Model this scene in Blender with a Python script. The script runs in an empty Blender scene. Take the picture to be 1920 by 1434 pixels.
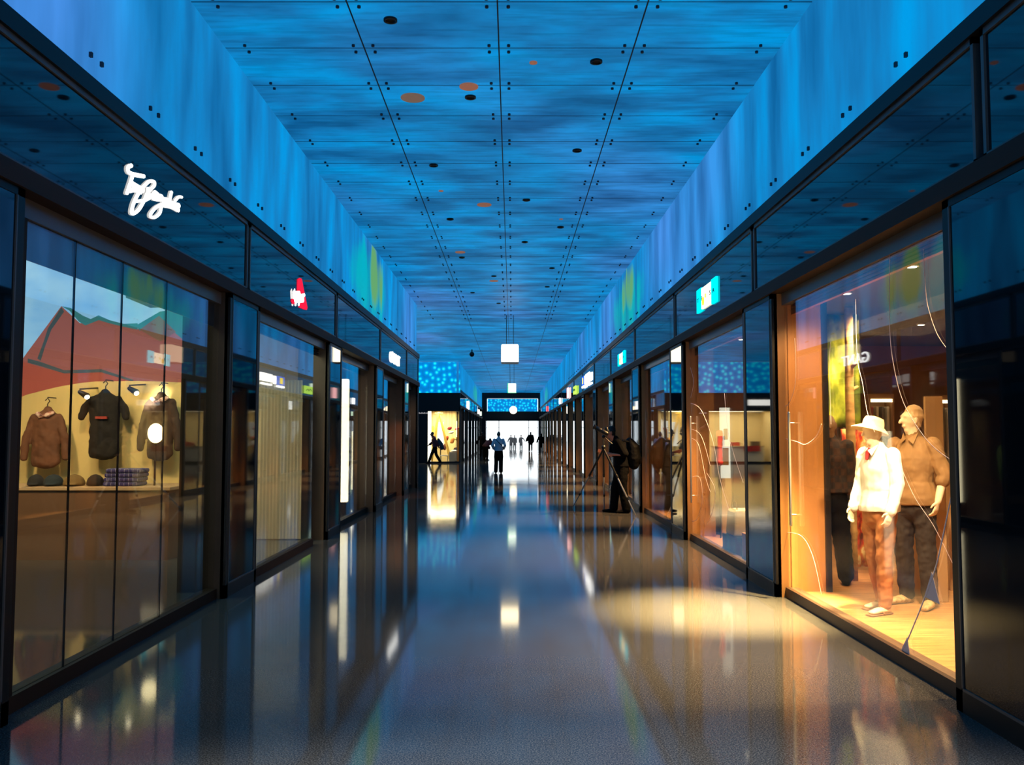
import bpy, bmesh, math, random
from mathutils import Vector, Matrix
random.seed(7)
C = bpy.context.scene.collection
SC = bpy.context.scene
PI = math.pi
# ------------------------------------------------------------------ camera
W, H, F = 1920, 1434, 1628.0
HZ = 812.0                      # eye level in the photograph
EYE = Vector((0, 0, 1.65))
PITCH = math.atan((HZ - H / 2) / F)
cam_d = bpy.data.cameras.new('camera'); cam = bpy.data.objects.new('camera', cam_d); C.objects.link(cam)
cam.location = EYE; cam.rotation_euler = (PI / 2 + PITCH, 0, 0)
cam_d.sensor_fit = 'HORIZONTAL'; cam_d.sensor_width = 36; cam_d.lens = 36 * F / W
cam_d.clip_start = .05; cam_d.clip_end = 600
SC.camera = cam
# ------------------------------------------------------------------ world, exposure
wd = bpy.data.worlds.new('daylight'); SC.world = wd; wd.use_nodes = True
bg = wd.node_tree.nodes['Background']
bg.inputs[0].default_value = (.86, .95, 1, 1); bg.inputs[1].default_value = 2.6
SC.view_settings.view_transform = 'Standard'; SC.view_settings.look = 'None'
SC.view_settings.exposure = 0.0; SC.view_settings.gamma = 1; SC.view_settings.use_curve_mapping = False
SC.cycles.transparent_max_bounces = 24; SC.cycles.max_bounces = 8; SC.cycles.glossy_bounces = 5
SC.cycles.sample_clamp_indirect = 3.0; SC.cycles.use_denoising = True
# ------------------------------------------------------------------ large light levels
MEDIA_WALL, MEDIA_CEIL = 0.88, 0.78      # brightness of the luminous glass panels
STORE = 1.0                             # overall level of the shop lamps
# ------------------------------------------------------------------ pixel helpers
def ray(px, py):
    d = Vector(((px - W / 2) / F, 1, (H / 2 - py) / F))
    c, s = math.cos(PITCH), math.sin(PITCH)
    return Vector((d.x, d.y * c - d.z * s, d.y * s + d.z * c))
def at_x(px, py, x): d = ray(px, py); return EYE + d * (x / d.x)
def at_y(px, py, y): d = ray(px, py); return EYE + d * (y / d.y)
def at_z(px, py, z): d = ray(px, py); return EYE + d * ((z - EYE.z) / d.z)
# ------------------------------------------------------------------ the plan, metres
XL, XR = -2.87, 2.67            # front of piers and sign band
GL, GR = -2.98, 2.79            # shop glass
UL, UR = -2.95, 2.76            # luminous walls above
ZC, ZTOP, ZBAND, ZBEAM = 5.61, 4.07, 3.20, 3.08
YEND, YGAP, YFAC = 85.0, 26.7, 48.0
DR = [4.88 + 4.68 * k for k in range(0, 17)]
DL = [4.62 + 4.78 * k for k in range(0, 5)]
DL2 = [52.4 + 4.7 * k for k in range(0, 7)]
# ------------------------------------------------------------------ materials
MATS = {}
def mat(name, col, rough=.5, metal=0, emit=None, es=0, var=0, scale=8, spec=.5, bump=0, coat=0, col2=None, stretch=None):
    if name in MATS: return MATS[name]
    m = bpy.data.materials.new(name); m.use_nodes = True; nt = m.node_tree
    b = nt.nodes['Principled BSDF']
    b.inputs['Base Color'].default_value = (*col, 1); b.inputs['Roughness'].default_value = rough
    b.inputs['Metallic'].default_value = metal; b.inputs['Specular IOR Level'].default_value = spec
    b.inputs['Coat Weight'].default_value = coat
    if emit: b.inputs['Emission Color'].default_value = (*emit, 1); b.inputs['Emission Strength'].default_value = es
    if var or col2 or bump:
        tc = nt.nodes.new('ShaderNodeTexCoord'); n = nt.nodes.new('ShaderNodeTexNoise'); n.inputs['Scale'].default_value = scale
        n.inputs['Detail'].default_value = 5
        mp = nt.nodes.new('ShaderNodeMapping'); mp.inputs['Scale'].default_value = stretch or (1, 1, 1)
        nt.links.new(tc.outputs['Object'], mp.inputs[0]); nt.links.new(mp.outputs[0], n.inputs[0])
        r = nt.nodes.new('ShaderNodeValToRGB'); r.color_ramp.elements[0].position = .35; r.color_ramp.elements[1].position = .65
        a = tuple(max(0, c * (1 - var)) for c in col); z = col2 or tuple(min(1, c * (1 + var)) for c in col)
        r.color_ramp.elements[0].color = (*a, 1); r.color_ramp.elements[1].color = (*z, 1)
        nt.links.new(n.outputs['Fac'], r.inputs[0]); nt.links.new(r.outputs[0], b.inputs['Base Color'])
        if bump:
            bp = nt.nodes.new('ShaderNodeBump'); bp.inputs['Strength'].default_value = bump; bp.inputs['Distance'].default_value = .02
            nt.links.new(n.outputs['Fac'], bp.inputs['Height']); nt.links.new(bp.outputs[0], b.inputs['Normal'])
    MATS[name] = m; return m
def emat(name, col, s):
    if name in MATS: return MATS[name]
    m = bpy.data.materials.new(name); m.use_nodes = True; nt = m.node_tree
    nt.nodes.remove(nt.nodes['Principled BSDF'])
    e = nt.nodes.new('ShaderNodeEmission'); e.inputs[0].default_value = (*col, 1); e.inputs[1].default_value = s
    nt.links.new(e.outputs[0], nt.nodes['Material Output'].inputs[0]); MATS[name] = m; return m
def node(nt, t, **k):
    n = nt.nodes.new(t)
    for a, v in k.items(): setattr(n, a, v)
    return n
def glassmat(name, tint, f0, power=4.5):
    m = bpy.data.materials.new(name); m.use_nodes = True; nt = m.node_tree
    nt.nodes.remove(nt.nodes['Principled BSDF'])
    lw = node(nt, 'ShaderNodeLayerWeight'); lw.inputs[0].default_value = .5
    p = node(nt, 'ShaderNodeMath', operation='POWER'); p.inputs[1].default_value = power
    q = node(nt, 'ShaderNodeMath', operation='MULTIPLY_ADD'); q.inputs[1].default_value = 1 - f0; q.inputs[2].default_value = f0
    t = node(nt, 'ShaderNodeBsdfTransparent'); t.inputs[0].default_value = (*tint, 1)
    g = node(nt, 'ShaderNodeBsdfGlossy'); g.inputs['Roughness'].default_value = .015; g.inputs[0].default_value = (.95, .97, 1, 1)
    mx = node(nt, 'ShaderNodeMixShader')
    nt.links.new(lw.outputs['Facing'], p.inputs[0]); nt.links.new(p.outputs[0], q.inputs[0]); nt.links.new(q.outputs[0], mx.inputs[0])
    nt.links.new(t.outputs[0], mx.inputs[1]); nt.links.new(g.outputs[0], mx.inputs[2])
    nt.links.new(mx.outputs[0], nt.nodes['Material Output'].inputs[0]); return m
GLASS = glassmat('clear shop glass', (.93, .94, .92), .055)
def ramp(nt, stops):
    r = node(nt, 'ShaderNodeValToRGB'); e = r.color_ramp.elements
    e[0].position, e[0].color = stops[0][0], (*stops[0][1], 1); e[1].position, e[1].color = stops[-1][0], (*stops[-1][1], 1)
    for p, c in stops[1:-1]:
        x = e.new(p); x.color = (*c, 1)
    return r
def noise(nt, vec, sc, stretch, detail=3, loc=(0, 0, 0)):
    mp = node(nt, 'ShaderNodeMapping'); mp.inputs['Scale'].default_value = stretch; mp.inputs['Location'].default_value = loc
    n = node(nt, 'ShaderNodeTexNoise'); n.inputs['Scale'].default_value = sc; n.inputs['Detail'].default_value = detail
    nt.links.new(vec, mp.inputs[0]); nt.links.new(mp.outputs[0], n.inputs[0]); return n.outputs['Fac']
def media(name, strength, stretch, patches=(), grey=0, seed=0, fine=0):
    """luminous glass panels showing slowly moving water: the pattern is what the panels display"""
    m = bpy.data.materials.new(name); m.use_nodes = True; nt = m.node_tree; L = nt.links.new
    b = nt.nodes['Principled BSDF']; b.inputs['Base Color'].default_value = (.01, .03, .06, 1); b.inputs['Roughness'].default_value = .5; b.inputs['Specular IOR Level'].default_value = .05
    tc = node(nt, 'ShaderNodeTexCoord'); v = tc.outputs['Object']
    n1 = noise(nt, v, 1.0, stretch, 4, (seed, seed, 0))
    r = ramp(nt, [(.30, (.004, .13, .36)), (.45, (.008, .215, .55)), (.56, (.004, .29, .72)), (.68, (.0, .38, .90))])
    L(n1, r.inputs[0])
    n2 = noise(nt, v, .16, (1, 1, 1), 1, (seed + 3.3, 5, 0))
    r2 = ramp(nt, [(.53, (0, 0, 0)), (.70, (1, 1, 1))]); L(n2, r2.inputs[0])
    mx = node(nt, 'ShaderNodeMix', data_type='RGBA'); L(r2.outputs[0], mx.inputs[0]); L(r.outputs[0], mx.inputs[6])
    pr = ramp(nt, [(.32, (.028, .15, .45)), (.66, (.075, .33, .92))]); L(n1, pr.inputs[0]); L(pr.outputs[0], mx.inputs[7])
    out = mx.outputs[2]
    for (cy, cz, ry, rz, col, amp) in patches:
        sx = node(nt, 'ShaderNodeSeparateXYZ'); L(v, sx.inputs[0])
        def term(o, c0, rr):
            a = node(nt, 'ShaderNodeMath', operation='SUBTRACT'); L(o, a.inputs[0]); a.inputs[1].default_value = c0
            d = node(nt, 'ShaderNodeMath', operation='DIVIDE'); L(a.outputs[0], d.inputs[0]); d.inputs[1].default_value = rr
            e = node(nt, 'ShaderNodeMath', operation='POWER'); ab = node(nt, 'ShaderNodeMath', operation='ABSOLUTE')
            L(d.outputs[0], ab.inputs[0]); L(ab.outputs[0], e.inputs[0]); e.inputs[1].default_value = 2; return e.outputs[0]
        s = node(nt, 'ShaderNodeMath', operation='ADD'); L(term(sx.outputs[1], cy, ry), s.inputs[0]); L(term(sx.outputs[2], cz, rz), s.inputs[1])
        nn = node(nt, 'ShaderNodeMath', operation='MULTIPLY_ADD'); L(n1, nn.inputs[0]); nn.inputs[1].default_value = -3.6; L(s.outputs[0], nn.inputs[2])
        rr = ramp(nt, [(0, (amp,) * 3), (.75, (0, 0, 0))])
        ad = node(nt, 'ShaderNodeMath', operation='ADD'); L(nn.outputs[0], ad.inputs[0]); ad.inputs[1].default_value = 1.55
        L(ad.outputs[0], rr.inputs[0])
        m3 = node(nt, 'ShaderNodeMix', data_type='RGBA'); L(rr.outputs[0], m3.inputs[0]); L(out, m3.inputs[6]); m3.inputs[7].default_value = (*col, 1)
        out = m3.outputs[2]
    if fine:   # thin dark waterlines across the ceiling panels
        n3 = noise(nt, v, 1.0, (1.6, 14, 1), 3, (7, 1, 0))
        r3 = ramp(nt, [(.38, (.78, .78, .78)), (.55, (1, 1, 1))]); L(n3, r3.inputs[0])
        m4 = node(nt, 'ShaderNodeMix', data_type='RGBA', blend_type='MULTIPLY'); m4.inputs[0].default_value = 1
        L(out, m4.inputs[6]); L(r3.outputs[0], m4.inputs[7]); out = m4.outputs[2]
    L(out, b.inputs['Emission Color']); b.inputs['Emission Strength'].default_value = strength
    return m
def dots_mat(name, sc):
    m = bpy.data.materials.new(name); m.use_nodes = True; nt = m.node_tree; L = nt.links.new
    b = nt.nodes['Principled BSDF']; b.inputs['Base Color'].default_value = (.02, .04, .06, 1)
    tc = node(nt, 'ShaderNodeTexCoord'); mp = node(nt, 'ShaderNodeCombineXYZ'); sp = node(nt, 'ShaderNodeSeparateXYZ'); L(tc.outputs['Object'], sp.inputs[0]); L(sp.outputs[0], mp.inputs[0]); L(sp.outputs[2], mp.inputs[1])
    vo = node(nt, 'ShaderNodeTexVoronoi', voronoi_dimensions='2D'); vo.inputs['Scale'].default_value = sc; vo.inputs['Randomness'].default_value = .8
    L(mp.outputs[0], vo.inputs[0])
    r = ramp(nt, [(.0, (.05, .95, 1)), (.16, (.0, .75, 1)), (.36, (0, .27, .78)), (.7, (0, .20, .62))]); L(vo.outputs['Distance'], r.inputs[0])
    L(r.outputs[0], b.inputs['Emission Color']); b.inputs['Emission Strength'].default_value = 1.0; return m
M_WALLL = media('luminous water wall left', MEDIA_WALL, (1, 1.5, .35), [(17.9, 4.75, 2.3, .8, (.0, .50, .55), .85), (18.6, 5.0, 1.0, .7, (.16, .42, .08), .9)])
M_WALLL2 = media('luminous water wall far left', MEDIA_WALL, (1, 1.5, .35), [(70, 4.75, 4, .8, (.02, .50, .40), .9)], seed=4)
M_WALLR = media('luminous water wall right', MEDIA_WALL, (1, 1.5, .35), [(20.9, 4.7, 3.0, .8, (.0, .50, .48), .85), (20.6, 5.05, 1.2, .6, (.16, .42, .10), .9), (70, 4.7, 4, .7, (.02, .5, .45), .8)], seed=9)
M_CEIL = media('luminous water ceiling', MEDIA_CEIL, (.8, 1.5, 1), seed=2, fine=1)
M_DOTS = dots_mat('glowing bubble screen', 3.1); M_DOTS2 = dots_mat('glowing bubble screen far', 3.3)
def floor_mat():
    m = bpy.data.materials.new('polished terrazzo'); m.use_nodes = True; nt = m.node_tree; L = nt.links.new
    b = nt.nodes['Principled BSDF']; tc = node(nt, 'ShaderNodeTexCoord'); v = tc.outputs['Object']
    a = noise(nt, v, 115, (1, 1, 1), 2); r = ramp(nt, [(.38, (.030, .030, .030)), (.5, (.060, .059, .057)), (.62, (.12, .115, .108))]); L(a, r.inputs[0])
    L(r.outputs[0], b.inputs['Base Color'])
    c = noise(nt, v, .7, (1, 1, 1), 4); r2 = ramp(nt, [(.3, (.055,) * 3), (.7, (.085,) * 3)]); b.inputs['Specular IOR Level'].default_value = .36; L(c, r2.inputs[0]); L(r2.outputs[0], b.inputs['Roughness'])
    b.inputs['IOR'].default_value = 1.5
    return m
M_FLOOR = floor_mat()
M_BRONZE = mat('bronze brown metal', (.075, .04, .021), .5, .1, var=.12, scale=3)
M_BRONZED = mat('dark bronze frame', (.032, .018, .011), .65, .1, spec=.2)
M_BLACK = mat('black frame', (.006, .005, .005), .45, spec=.3)
M_FRAMEG = mat('grey lacquered frame', (.085, .082, .08), .4)
M_DGLASS = mat('dark mirror glass', (.004, .006, .009), .03, 0, spec=1.0)
M_DGLASS.node_tree.nodes['Principled BSDF'].inputs['IOR'].default_value = 1.45
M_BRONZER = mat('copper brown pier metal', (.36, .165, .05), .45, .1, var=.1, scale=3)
M_HEAD = mat('grey blue header', (.10, .10, .11), .35)
M_WOODF = mat('oak floor boards', (.42, .20, .07), .4, var=.25, scale=3, stretch=(1, 8, 1))
M_BLIND = mat('slatted copper blind', (.38, .13, .04), .5)
M_PLASTER = mat('warm plaster', (.55, .36, .20), .8)
M_DARKPL = mat('dark ceiling plaster', (.10, .075, .06), .8)
M_BROWNW = mat('brown shop wall', (.22, .10, .05), .7, var=.1, scale=2)
M_CREAM = mat('cream board', (.80, .66, .36), .7)
M_WHITE = mat('white lacquer', (.82, .80, .76), .5)
M_ASPH = mat('pale paving outside', (.7, .7, .68), .8)
# ------------------------------------------------------------------ mesh helpers
def wloc(o):
    v = Vector((0, 0, 0))
    while o: v = v + o.location; o = o.parent
    return v
class MB:
    def __init__(s): s.bm = bmesh.new(); s.mi = 0
    def box(s, x0, x1, y0, y1, z0, z1, mi=0):
        vs = [s.bm.verts.new((x, y, z)) for x in (x0, x1) for y in (y0, y1) for z in (z0, z1)]
        for q in ((0, 1, 3, 2), (4, 6, 7, 5), (0, 4, 5, 1), (2, 3, 7, 6), (0, 2, 6, 4), (1, 5, 7, 3)):
            f = s.bm.faces.new([vs[i] for i in q]); f.material_index = mi
        return s
    def obox(s, c, sx, sy, sz, rz=0, mi=0, taper=1):
        co, si = math.cos(rz), math.sin(rz); vs = []
        for x in (-1, 1):
            for y in (-1, 1):
                for z in (0, 1):
                    k = taper if z else 1
                    X, Y = x * sx / 2 * k, y * sy / 2 * k
                    vs.append(s.bm.verts.new((c[0] + X * co - Y * si, c[1] + X * si + Y * co, c[2] + z * sz)))
        for q in ((0, 1, 3, 2), (4, 6, 7, 5), (0, 4, 5, 1), (2, 3, 7, 6), (0, 2, 6, 4), (1, 5, 7, 3)):
            f = s.bm.faces.new([vs[i] for i in q]); f.material_index = mi
        return s
    def poly(s, pts, ext, mi=0):
        """pts: list of Vector in a plane, ext: Vector extrusion"""
        a = [s.bm.verts.new(p) for p in pts]; b = [s.bm.verts.new(Vector(p) + ext) for p in pts]
        fs = [s.bm.faces.new(a), s.bm.faces.new(b[::-1])]
        n = len(a)
        for i in range(n): fs.append(s.bm.faces.new((a[i], b[i], b[(i + 1) % n], a[(i + 1) % n])))
        for f in fs: f.material_index = mi
        return s
    def tube(s, pts, rad, seg=8, side=None, mi=0, cap=True, flat0=False):
        pts = [Vector(p) for p in pts]; n = len(pts)
        rad = rad if isinstance(rad, (list, tuple)) and len(rad) == n else [rad] * n
        rad = [r if isinstance(r, (tuple, list)) else (r, r) for r in rad]
        P, R = [], []
        if cap and not flat0:
            d = (pts[0] - pts[1]).normalized(); k = min(rad[0])
            for t in (.98, .75, .4): P.append(pts[0] + d * k * t); c = math.sqrt(1 - t * t); R.append((rad[0][0] * c, rad[0][1] * c))
        P += pts; R += rad
        if cap:
            d = (pts[-1] - pts[-2]).normalized(); k = min(rad[-1])
            for t in (.4, .75, .98): P.append(pts[-1] + d * k * t); c = math.sqrt(1 - t * t); R.append((rad[-1][0] * c, rad[-1][1] * c))
        rings = []
        for i, p in enumerate(P):
            a = P[max(0, i - 1)]; b = P[min(len(P) - 1, i + 1)]; t = (b - a)
            if t.length < 1e-9: t = Vector((0, 0, 1))
            t.normalize()
            sd = Vector(side) if side else (Vector((1, 0, 0)) if abs(t.x) < .9 else Vector((0, 1, 0)))
            u = (sd - t * sd.dot(t))
            if u.length < 1e-6: u = t.orthogonal()
            u.normalize(); v = t.cross(u)
            rings.append([s.bm.verts.new(p + u * R[i][0] * math.cos(2 * PI * j / seg) + v * R[i][1] * math.sin(2 * PI * j / seg)) for j in range(seg)])
        for i in range(len(rings) - 1):
            for j in range(seg):
                f = s.bm.faces.new((rings[i][j], rings[i][(j + 1) % seg], rings[i + 1][(j + 1) % seg], rings[i + 1][j])); f.material_index = mi; f.smooth = True
        f = s.bm.faces.new(rings[0][::-1]); f.material_index = mi; f = s.bm.faces.new(rings[-1]); f.material_index = mi
        return s
    def lathe(s, c, prof, seg=24, mi=0):
        rings = []
        for r, z in prof: rings.append([s.bm.verts.new((c[0] + r * math.cos(2 * PI * j / seg), c[1] + r * math.sin(2 * PI * j / seg), c[2] + z)) for j in range(seg)])
        for i in range(len(rings) - 1):
            for j in range(seg):
                f = s.bm.faces.new((rings[i][j], rings[i][(j + 1) % seg], rings[i + 1][(j + 1) % seg], rings[i + 1][j])); f.material_index = mi; f.smooth = True
        s.bm.faces.new(rings[0][::-1]).material_index = mi; s.bm.faces.new(rings[-1]).material_index = mi
        return s
    def ball(s, c, r, mi=0, seg=14):
        r = r if isinstance(r, (tuple, list)) else (r, r, r)
        g = bmesh.ops.create_uvsphere(s.bm, u_segments=seg, v_segments=max(6, seg * 2 // 3), radius=1, matrix=Matrix.Translation(c) @ Matrix.Diagonal((*r, 1)))
        for v in g['verts']:
            for f in v.link_faces: f.material_index = mi; f.smooth = True
        return s
    def build(s, name, mats, parent=None, bevel=0, world=True, smooth=False):
        me = bpy.data.meshes.new(name)
        bmesh.ops.recalc_face_normals(s.bm, faces=s.bm.faces)
        if world:
            off = wloc(parent) if parent else Vector((0, 0, 0))
            if off.length: bmesh.ops.translate(s.bm, verts=s.bm.verts, vec=-off)
        s.bm.to_mesh(me); s.bm.free()
        o = bpy.data.objects.new(name, me); C.objects.link(o)
        for m in (mats if isinstance(mats, (list, tuple)) else [mats]): me.materials.append(m)
        if parent: o.parent = parent
        if bevel:
            b = o.modifiers.new('b', 'BEVEL'); b.width = bevel; b.segments = 2; b.limit_method = 'ANGLE'
        return o
def tag(o, label, cat, group=None, kind=None):
    if label: o['label'] = label
    if cat: o['category'] = cat
    if group: o['group'] = group
    if kind: o['kind'] = kind
    return o
def thing(name, label, cat, loc, group=None):
    o = bpy.data.objects.new(name, None); o.empty_display_size = .1; C.objects.link(o); o.location = loc
    return tag(o, label, cat, group)
def struct(o): o['kind'] = 'structure'; return o
def remesh(o, voxel, smooth=3, disp=0, dscale=.1, seed=0):
    m = o.modifiers.new('r', 'REMESH'); m.mode = 'VOXEL'; m.voxel_size = voxel; m.use_smooth_shade = True
    if smooth:
        sm = o.modifiers.new('s', 'SMOOTH'); sm.factor = .5; sm.iterations = smooth
    if disp:
        t = bpy.data.textures.new('wr', 'CLOUDS'); t.noise_scale = dscale; t.noise_depth = 1
        d = o.modifiers.new('d', 'DISPLACE'); d.texture = t; d.strength = disp; d.mid_level = .5
        d.texture_coords = 'LOCAL'
    dg = bpy.context.evaluated_depsgraph_get(); dg.update()
    me = bpy.data.meshes.new_from_object(o.evaluated_get(dg)); o.modifiers.clear(); old = o.data; o.data = me
    if not me.materials:
        for x in old.materials: me.materials.append(x)
    for p in me.polygons: p.use_smooth = True
    return o
def text(name, s, size, loc, rot, m, parent=None, ext=.02, sx=1):
    cu = bpy.data.curves.new(name, 'FONT'); cu.body = s; cu.size = size; cu.extrude = ext; cu.align_x = 'CENTER'; cu.align_y = 'CENTER'; cu.offset = size * .006
    t = bpy.data.objects.new('tmp', cu); C.objects.link(t)
    dg = bpy.context.evaluated_depsgraph_get(); dg.update(); me = bpy.data.meshes.new_from_object(t.evaluated_get(dg))
    bpy.data.objects.remove(t)
    o = bpy.data.objects.new(name, me); C.objects.link(o)
    me.transform(Matrix.Diagonal((sx, 1, 1, 1))); me.transform(Matrix.Rotation(rot, 4, 'Z') @ Matrix.Rotation(PI / 2, 4, 'X'))
    me.materials.clear(); me.materials.append(m); o.location = Vector(loc) - (wloc(parent) if parent else Vector()); o.parent = parent
    return o
def lamp(name, kind, loc, power, col, size=.2, target=None, angle=80, blend=.5, sy=None):
    d = bpy.data.lights.new(name, kind); d.energy = power; d.color = col
    if kind == 'AREA':
        d.size = size
        if sy: d.shape = 'RECTANGLE'; d.size_y = sy
    else: d.shadow_soft_size = size
    if kind == 'SPOT': d.spot_size = math.radians(angle); d.spot_blend = blend
    o = bpy.data.objects.new(name, d); C.objects.link(o); o.location = loc
    if target is not None: o.rotation_euler = (Vector(target) - Vector(loc)).to_track_quat('-Z', 'Y').to_euler()
    return o
WARM = (1, .62, .28); WARM2 = (1, .74, .45)
# ================================================================== SHELL
struct(MB().box(-13, 8.5, -9, YEND + .3, -.2, 0).build('floor', M_FLOOR))
struct(MB().box(-60, 60, YEND + .3, 200, -.45, -.26).build('ground_far', M_ASPH))
struct(MB().box(-30, 30, -40, -9, -.25, -.01).build('ground_near', M_ASPH))
struct(MB().box(-13, 8.5, -9, YEND + .3, ZC, ZC + .2).build('ceiling', M_CEIL))
# panel joints and point fixings of the glass ceiling
h = ZC - EYE.z
jx = [(-.733 + .35 * i) * h for i in range(1, 5)]
jy = [2.02 + .958 * i for i in range(0, 86)]
j = MB()
for x in [(-.034 - .35) * h, -.034 * h, (-.034 + .35) * h]: j.box(x - .007, x + .007, -5, YEND, ZC - .004, ZC)
for y in jy:
    j.box(UL, UR, y - .004, y + .004, ZC - .003, ZC)
    if y > 48: pass
M_JOINT = mat('dark joint', (.01, .02, .04), .6)
struct(j.build('trim_ceiling_joints', M_JOINT))
f_ = MB()
for y in jy[:30]:
    for x in [UL + .12, (-.034 - .35) * h, -.034 * h, (-.034 + .35) * h, UR - .12]:
        for sx in (-1, 1):
            for sy in (-1, 1):
                if abs(x - UL) < .3 and sx < 0 or abs(x - UR) < .3 and sx > 0: continue
                f_.lathe((x + sx * .10, y + sy * .075, ZC - .02), [(.017, 0), (.017, .02)], 8)
struct(f_.build('trim_ceiling_fixings', M_JOINT))
# upper luminous walls
struct(MB().box(UL - .12, UL, -5, YGAP, ZTOP, ZC).build('wall_left', M_WALLL))
struct(MB().box(UL - .12, UL, YFAC, YEND, ZTOP - .2, ZC).build('wall_left_far', M_WALLL2))
struct(MB().box(UR, UR + .12, -5, YEND, ZTOP, ZC).build('wall_right', M_WALLR))
f_ = MB()
for k in range(40):
    y = 3.0 + 1.0 * k
    for dy in (-.08, .08):
        for X, s in ((UL, 1), (UR, -1)):
            if X == UL and y > YGAP - .2: continue
            f_.box(min(X, X + s * .02), max(X, X + s * .02), y + dy - .012, y + dy + .012, ZTOP + .20, ZTOP + .235)
struct(f_.build('trim_wall_fixings', M_JOINT))
# behind the camera: wall with the entrance opening
b = MB()
b.box(-13, -2.4, -9.2, -9, 0, ZC); b.box(2.4, 8.5, -9.2, -9, 0, ZC); b.box(-2.4, 2.4, -9.2, -9, 2.9, ZC)
struct(b.build('wall_near', M_BROWNW))
b = MB(); b.box(-13, 8.5, -9, -5, ZC - .02, ZC - .01)
struct(b.build('ceiling_entrance', M_DARKPL))

TN = [0]
def tname(base='trim'):
    TN[0] += 1; return '%s_%d' % (base, TN[0])
WN = [0]
def side(s):  # -1 left, 1 right
    return (XL, GL, UL) if s < 0 else (XR, GR, UR)
def xb(mb, s, a, b_, *r):  # box between two x offsets measured outward from corridor
    x0, x1 = s * a, s * b_
    return mb.box(min(x0, x1), max(x0, x1), *r)
def pier(s, y0, y1, depth=.12, front=None):
    Xf, Xg, _ = side(s); f = abs(Xf)
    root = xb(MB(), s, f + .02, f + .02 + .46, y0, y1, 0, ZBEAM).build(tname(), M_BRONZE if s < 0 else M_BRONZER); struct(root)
    fr = MB(); w = .075
    xb(fr, s, f - .005, f + .05, y0, y0 + w, 0, ZBEAM); xb(fr, s, f - .005, f + .05, y1 - w, y1, 0, ZBEAM)
    xb(fr, s, f - .005, f + .05, y0, y1, 0, .13); xb(fr, s, f - .005, f + .05, y0, y1, ZBEAM - .05, ZBEAM)
    fr.build('frame', M_BLACK, root)
    gl = MB(); g = .012
    for a, b2, c, d in ((y0 + w, y0 + w + g, .13, ZBEAM - .05), (y1 - w - g, y1 - w, .13, ZBEAM - .05), (y0 + w, y1 - w, .13, .145)):
        xb(gl, s, f - .009, f + .01, a, b2, c, d)
    gl.build('bead', M_FRAMEG, root)
    xb(MB(), s, f + .0, f + .015, y0 + w + g, y1 - w - g, .145, ZBEAM - .05).build('pane', M_DGLASS, root)
    return root
def fascia(s, y0, y1):
    f = abs(side(s)[0])
    root = xb(MB(), s, f + .02, f + .1, y0 + .05, y1 - .05, ZBAND + .03, ZTOP - .13).build(tname(), M_DGLASS); struct(root)
    fr = MB(); g = .03
    for a, b2, c, d in ((y0 + .04, y1 - .04, ZBAND, ZBAND + g), (y0 + .04, y1 - .04, ZTOP - .16, ZTOP - .12), (y0 + .04, y0 + .07, ZBAND, ZTOP - .12), (y1 - .07, y1 - .04, ZBAND, ZTOP - .12)):
        xb(fr, s, f + .005, f + .05, a, b2, c, d)
    fr.build('frame', M_FRAMEG, root)
    return root
def ledge(s, y0, y1):
    f = abs(side(s)[0])
    t = xb(MB(), s, f - .02, f + .16, y0, y1, ZTOP - .12, ZTOP)
    struct(t.build(tname(), M_BLACK))
    t = MB(); xb(t, s, f - .03, f + .35, y0, y1, ZBEAM, ZBAND); struct(t.build(tname(), M_BRONZED))
    t = MB(); xb(t, s, f + .06, f + .16, y0, y1, ZBAND, ZTOP - .12); struct(t.build(tname(), M_BLACK))
def front(s, y0, y1, depth, joints=(), handle=True, sill=.10, jamb=True, blind=M_BLIND, yglass=None):
    """glazed shop front between two piers"""
    WN[0] += 1
    f = abs(side(s)[0]) + depth; yg = yglass or y1
    hd = xb(MB(), s, f - .02, f + .06, y0, y1, 2.96, ZBEAM).build('window_%d' % WN[0], M_HEAD); struct(hd)
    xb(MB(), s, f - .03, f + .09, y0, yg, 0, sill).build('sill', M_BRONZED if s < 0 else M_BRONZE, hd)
    bl = MB()
    for i in range(5): xb(bl, s, f + .07, f + .11, y0, y1, 2.86 + i * .03, 2.88 + i * .03)
    bl.build('slatted_blind', blind, hd)
    if jamb: xb(MB(), s, f - .02, f + .06, y0, y0 + .2, sill, 2.96).build('jamb', M_BRONZED, hd)
    if yglass is None and s < 0 and jamb: xb(MB(), s, f + .05, f + .06, y0 + .2, y1, 2.73, 2.96).build('valance', M_HEAD, hd)
    ya = y0 + (.2 if jamb else 0)
    ys = [ya] + list(joints) + [yg]
    for q in joints: xb(MB(), s, f - .001, f + .013, q - .003, q + .003, sill, 2.96).build('joint', M_BRONZED, hd)
    for a, b2 in zip(ys[:-1], ys[1:]):
        xb(MB(), s, f, f + .012, a + .006, b2 - .006, sill, 2.96).build('pane', GLASS, hd)
    return hd
def handle_bar(win, s, f, y, z0, z1):
    t = MB(); x = s * (f - .05)
    t.tube([(x, y, z0), (x, y, z1)], .014, 8)
    for z in (z0 + .1, z1 - .1): t.tube([(x, y, z), (s * f, y, z)], .009, 6)
    t.build('door_handle', mat('brushed steel', (.6, .55, .48), .3, .9), win)

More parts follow.
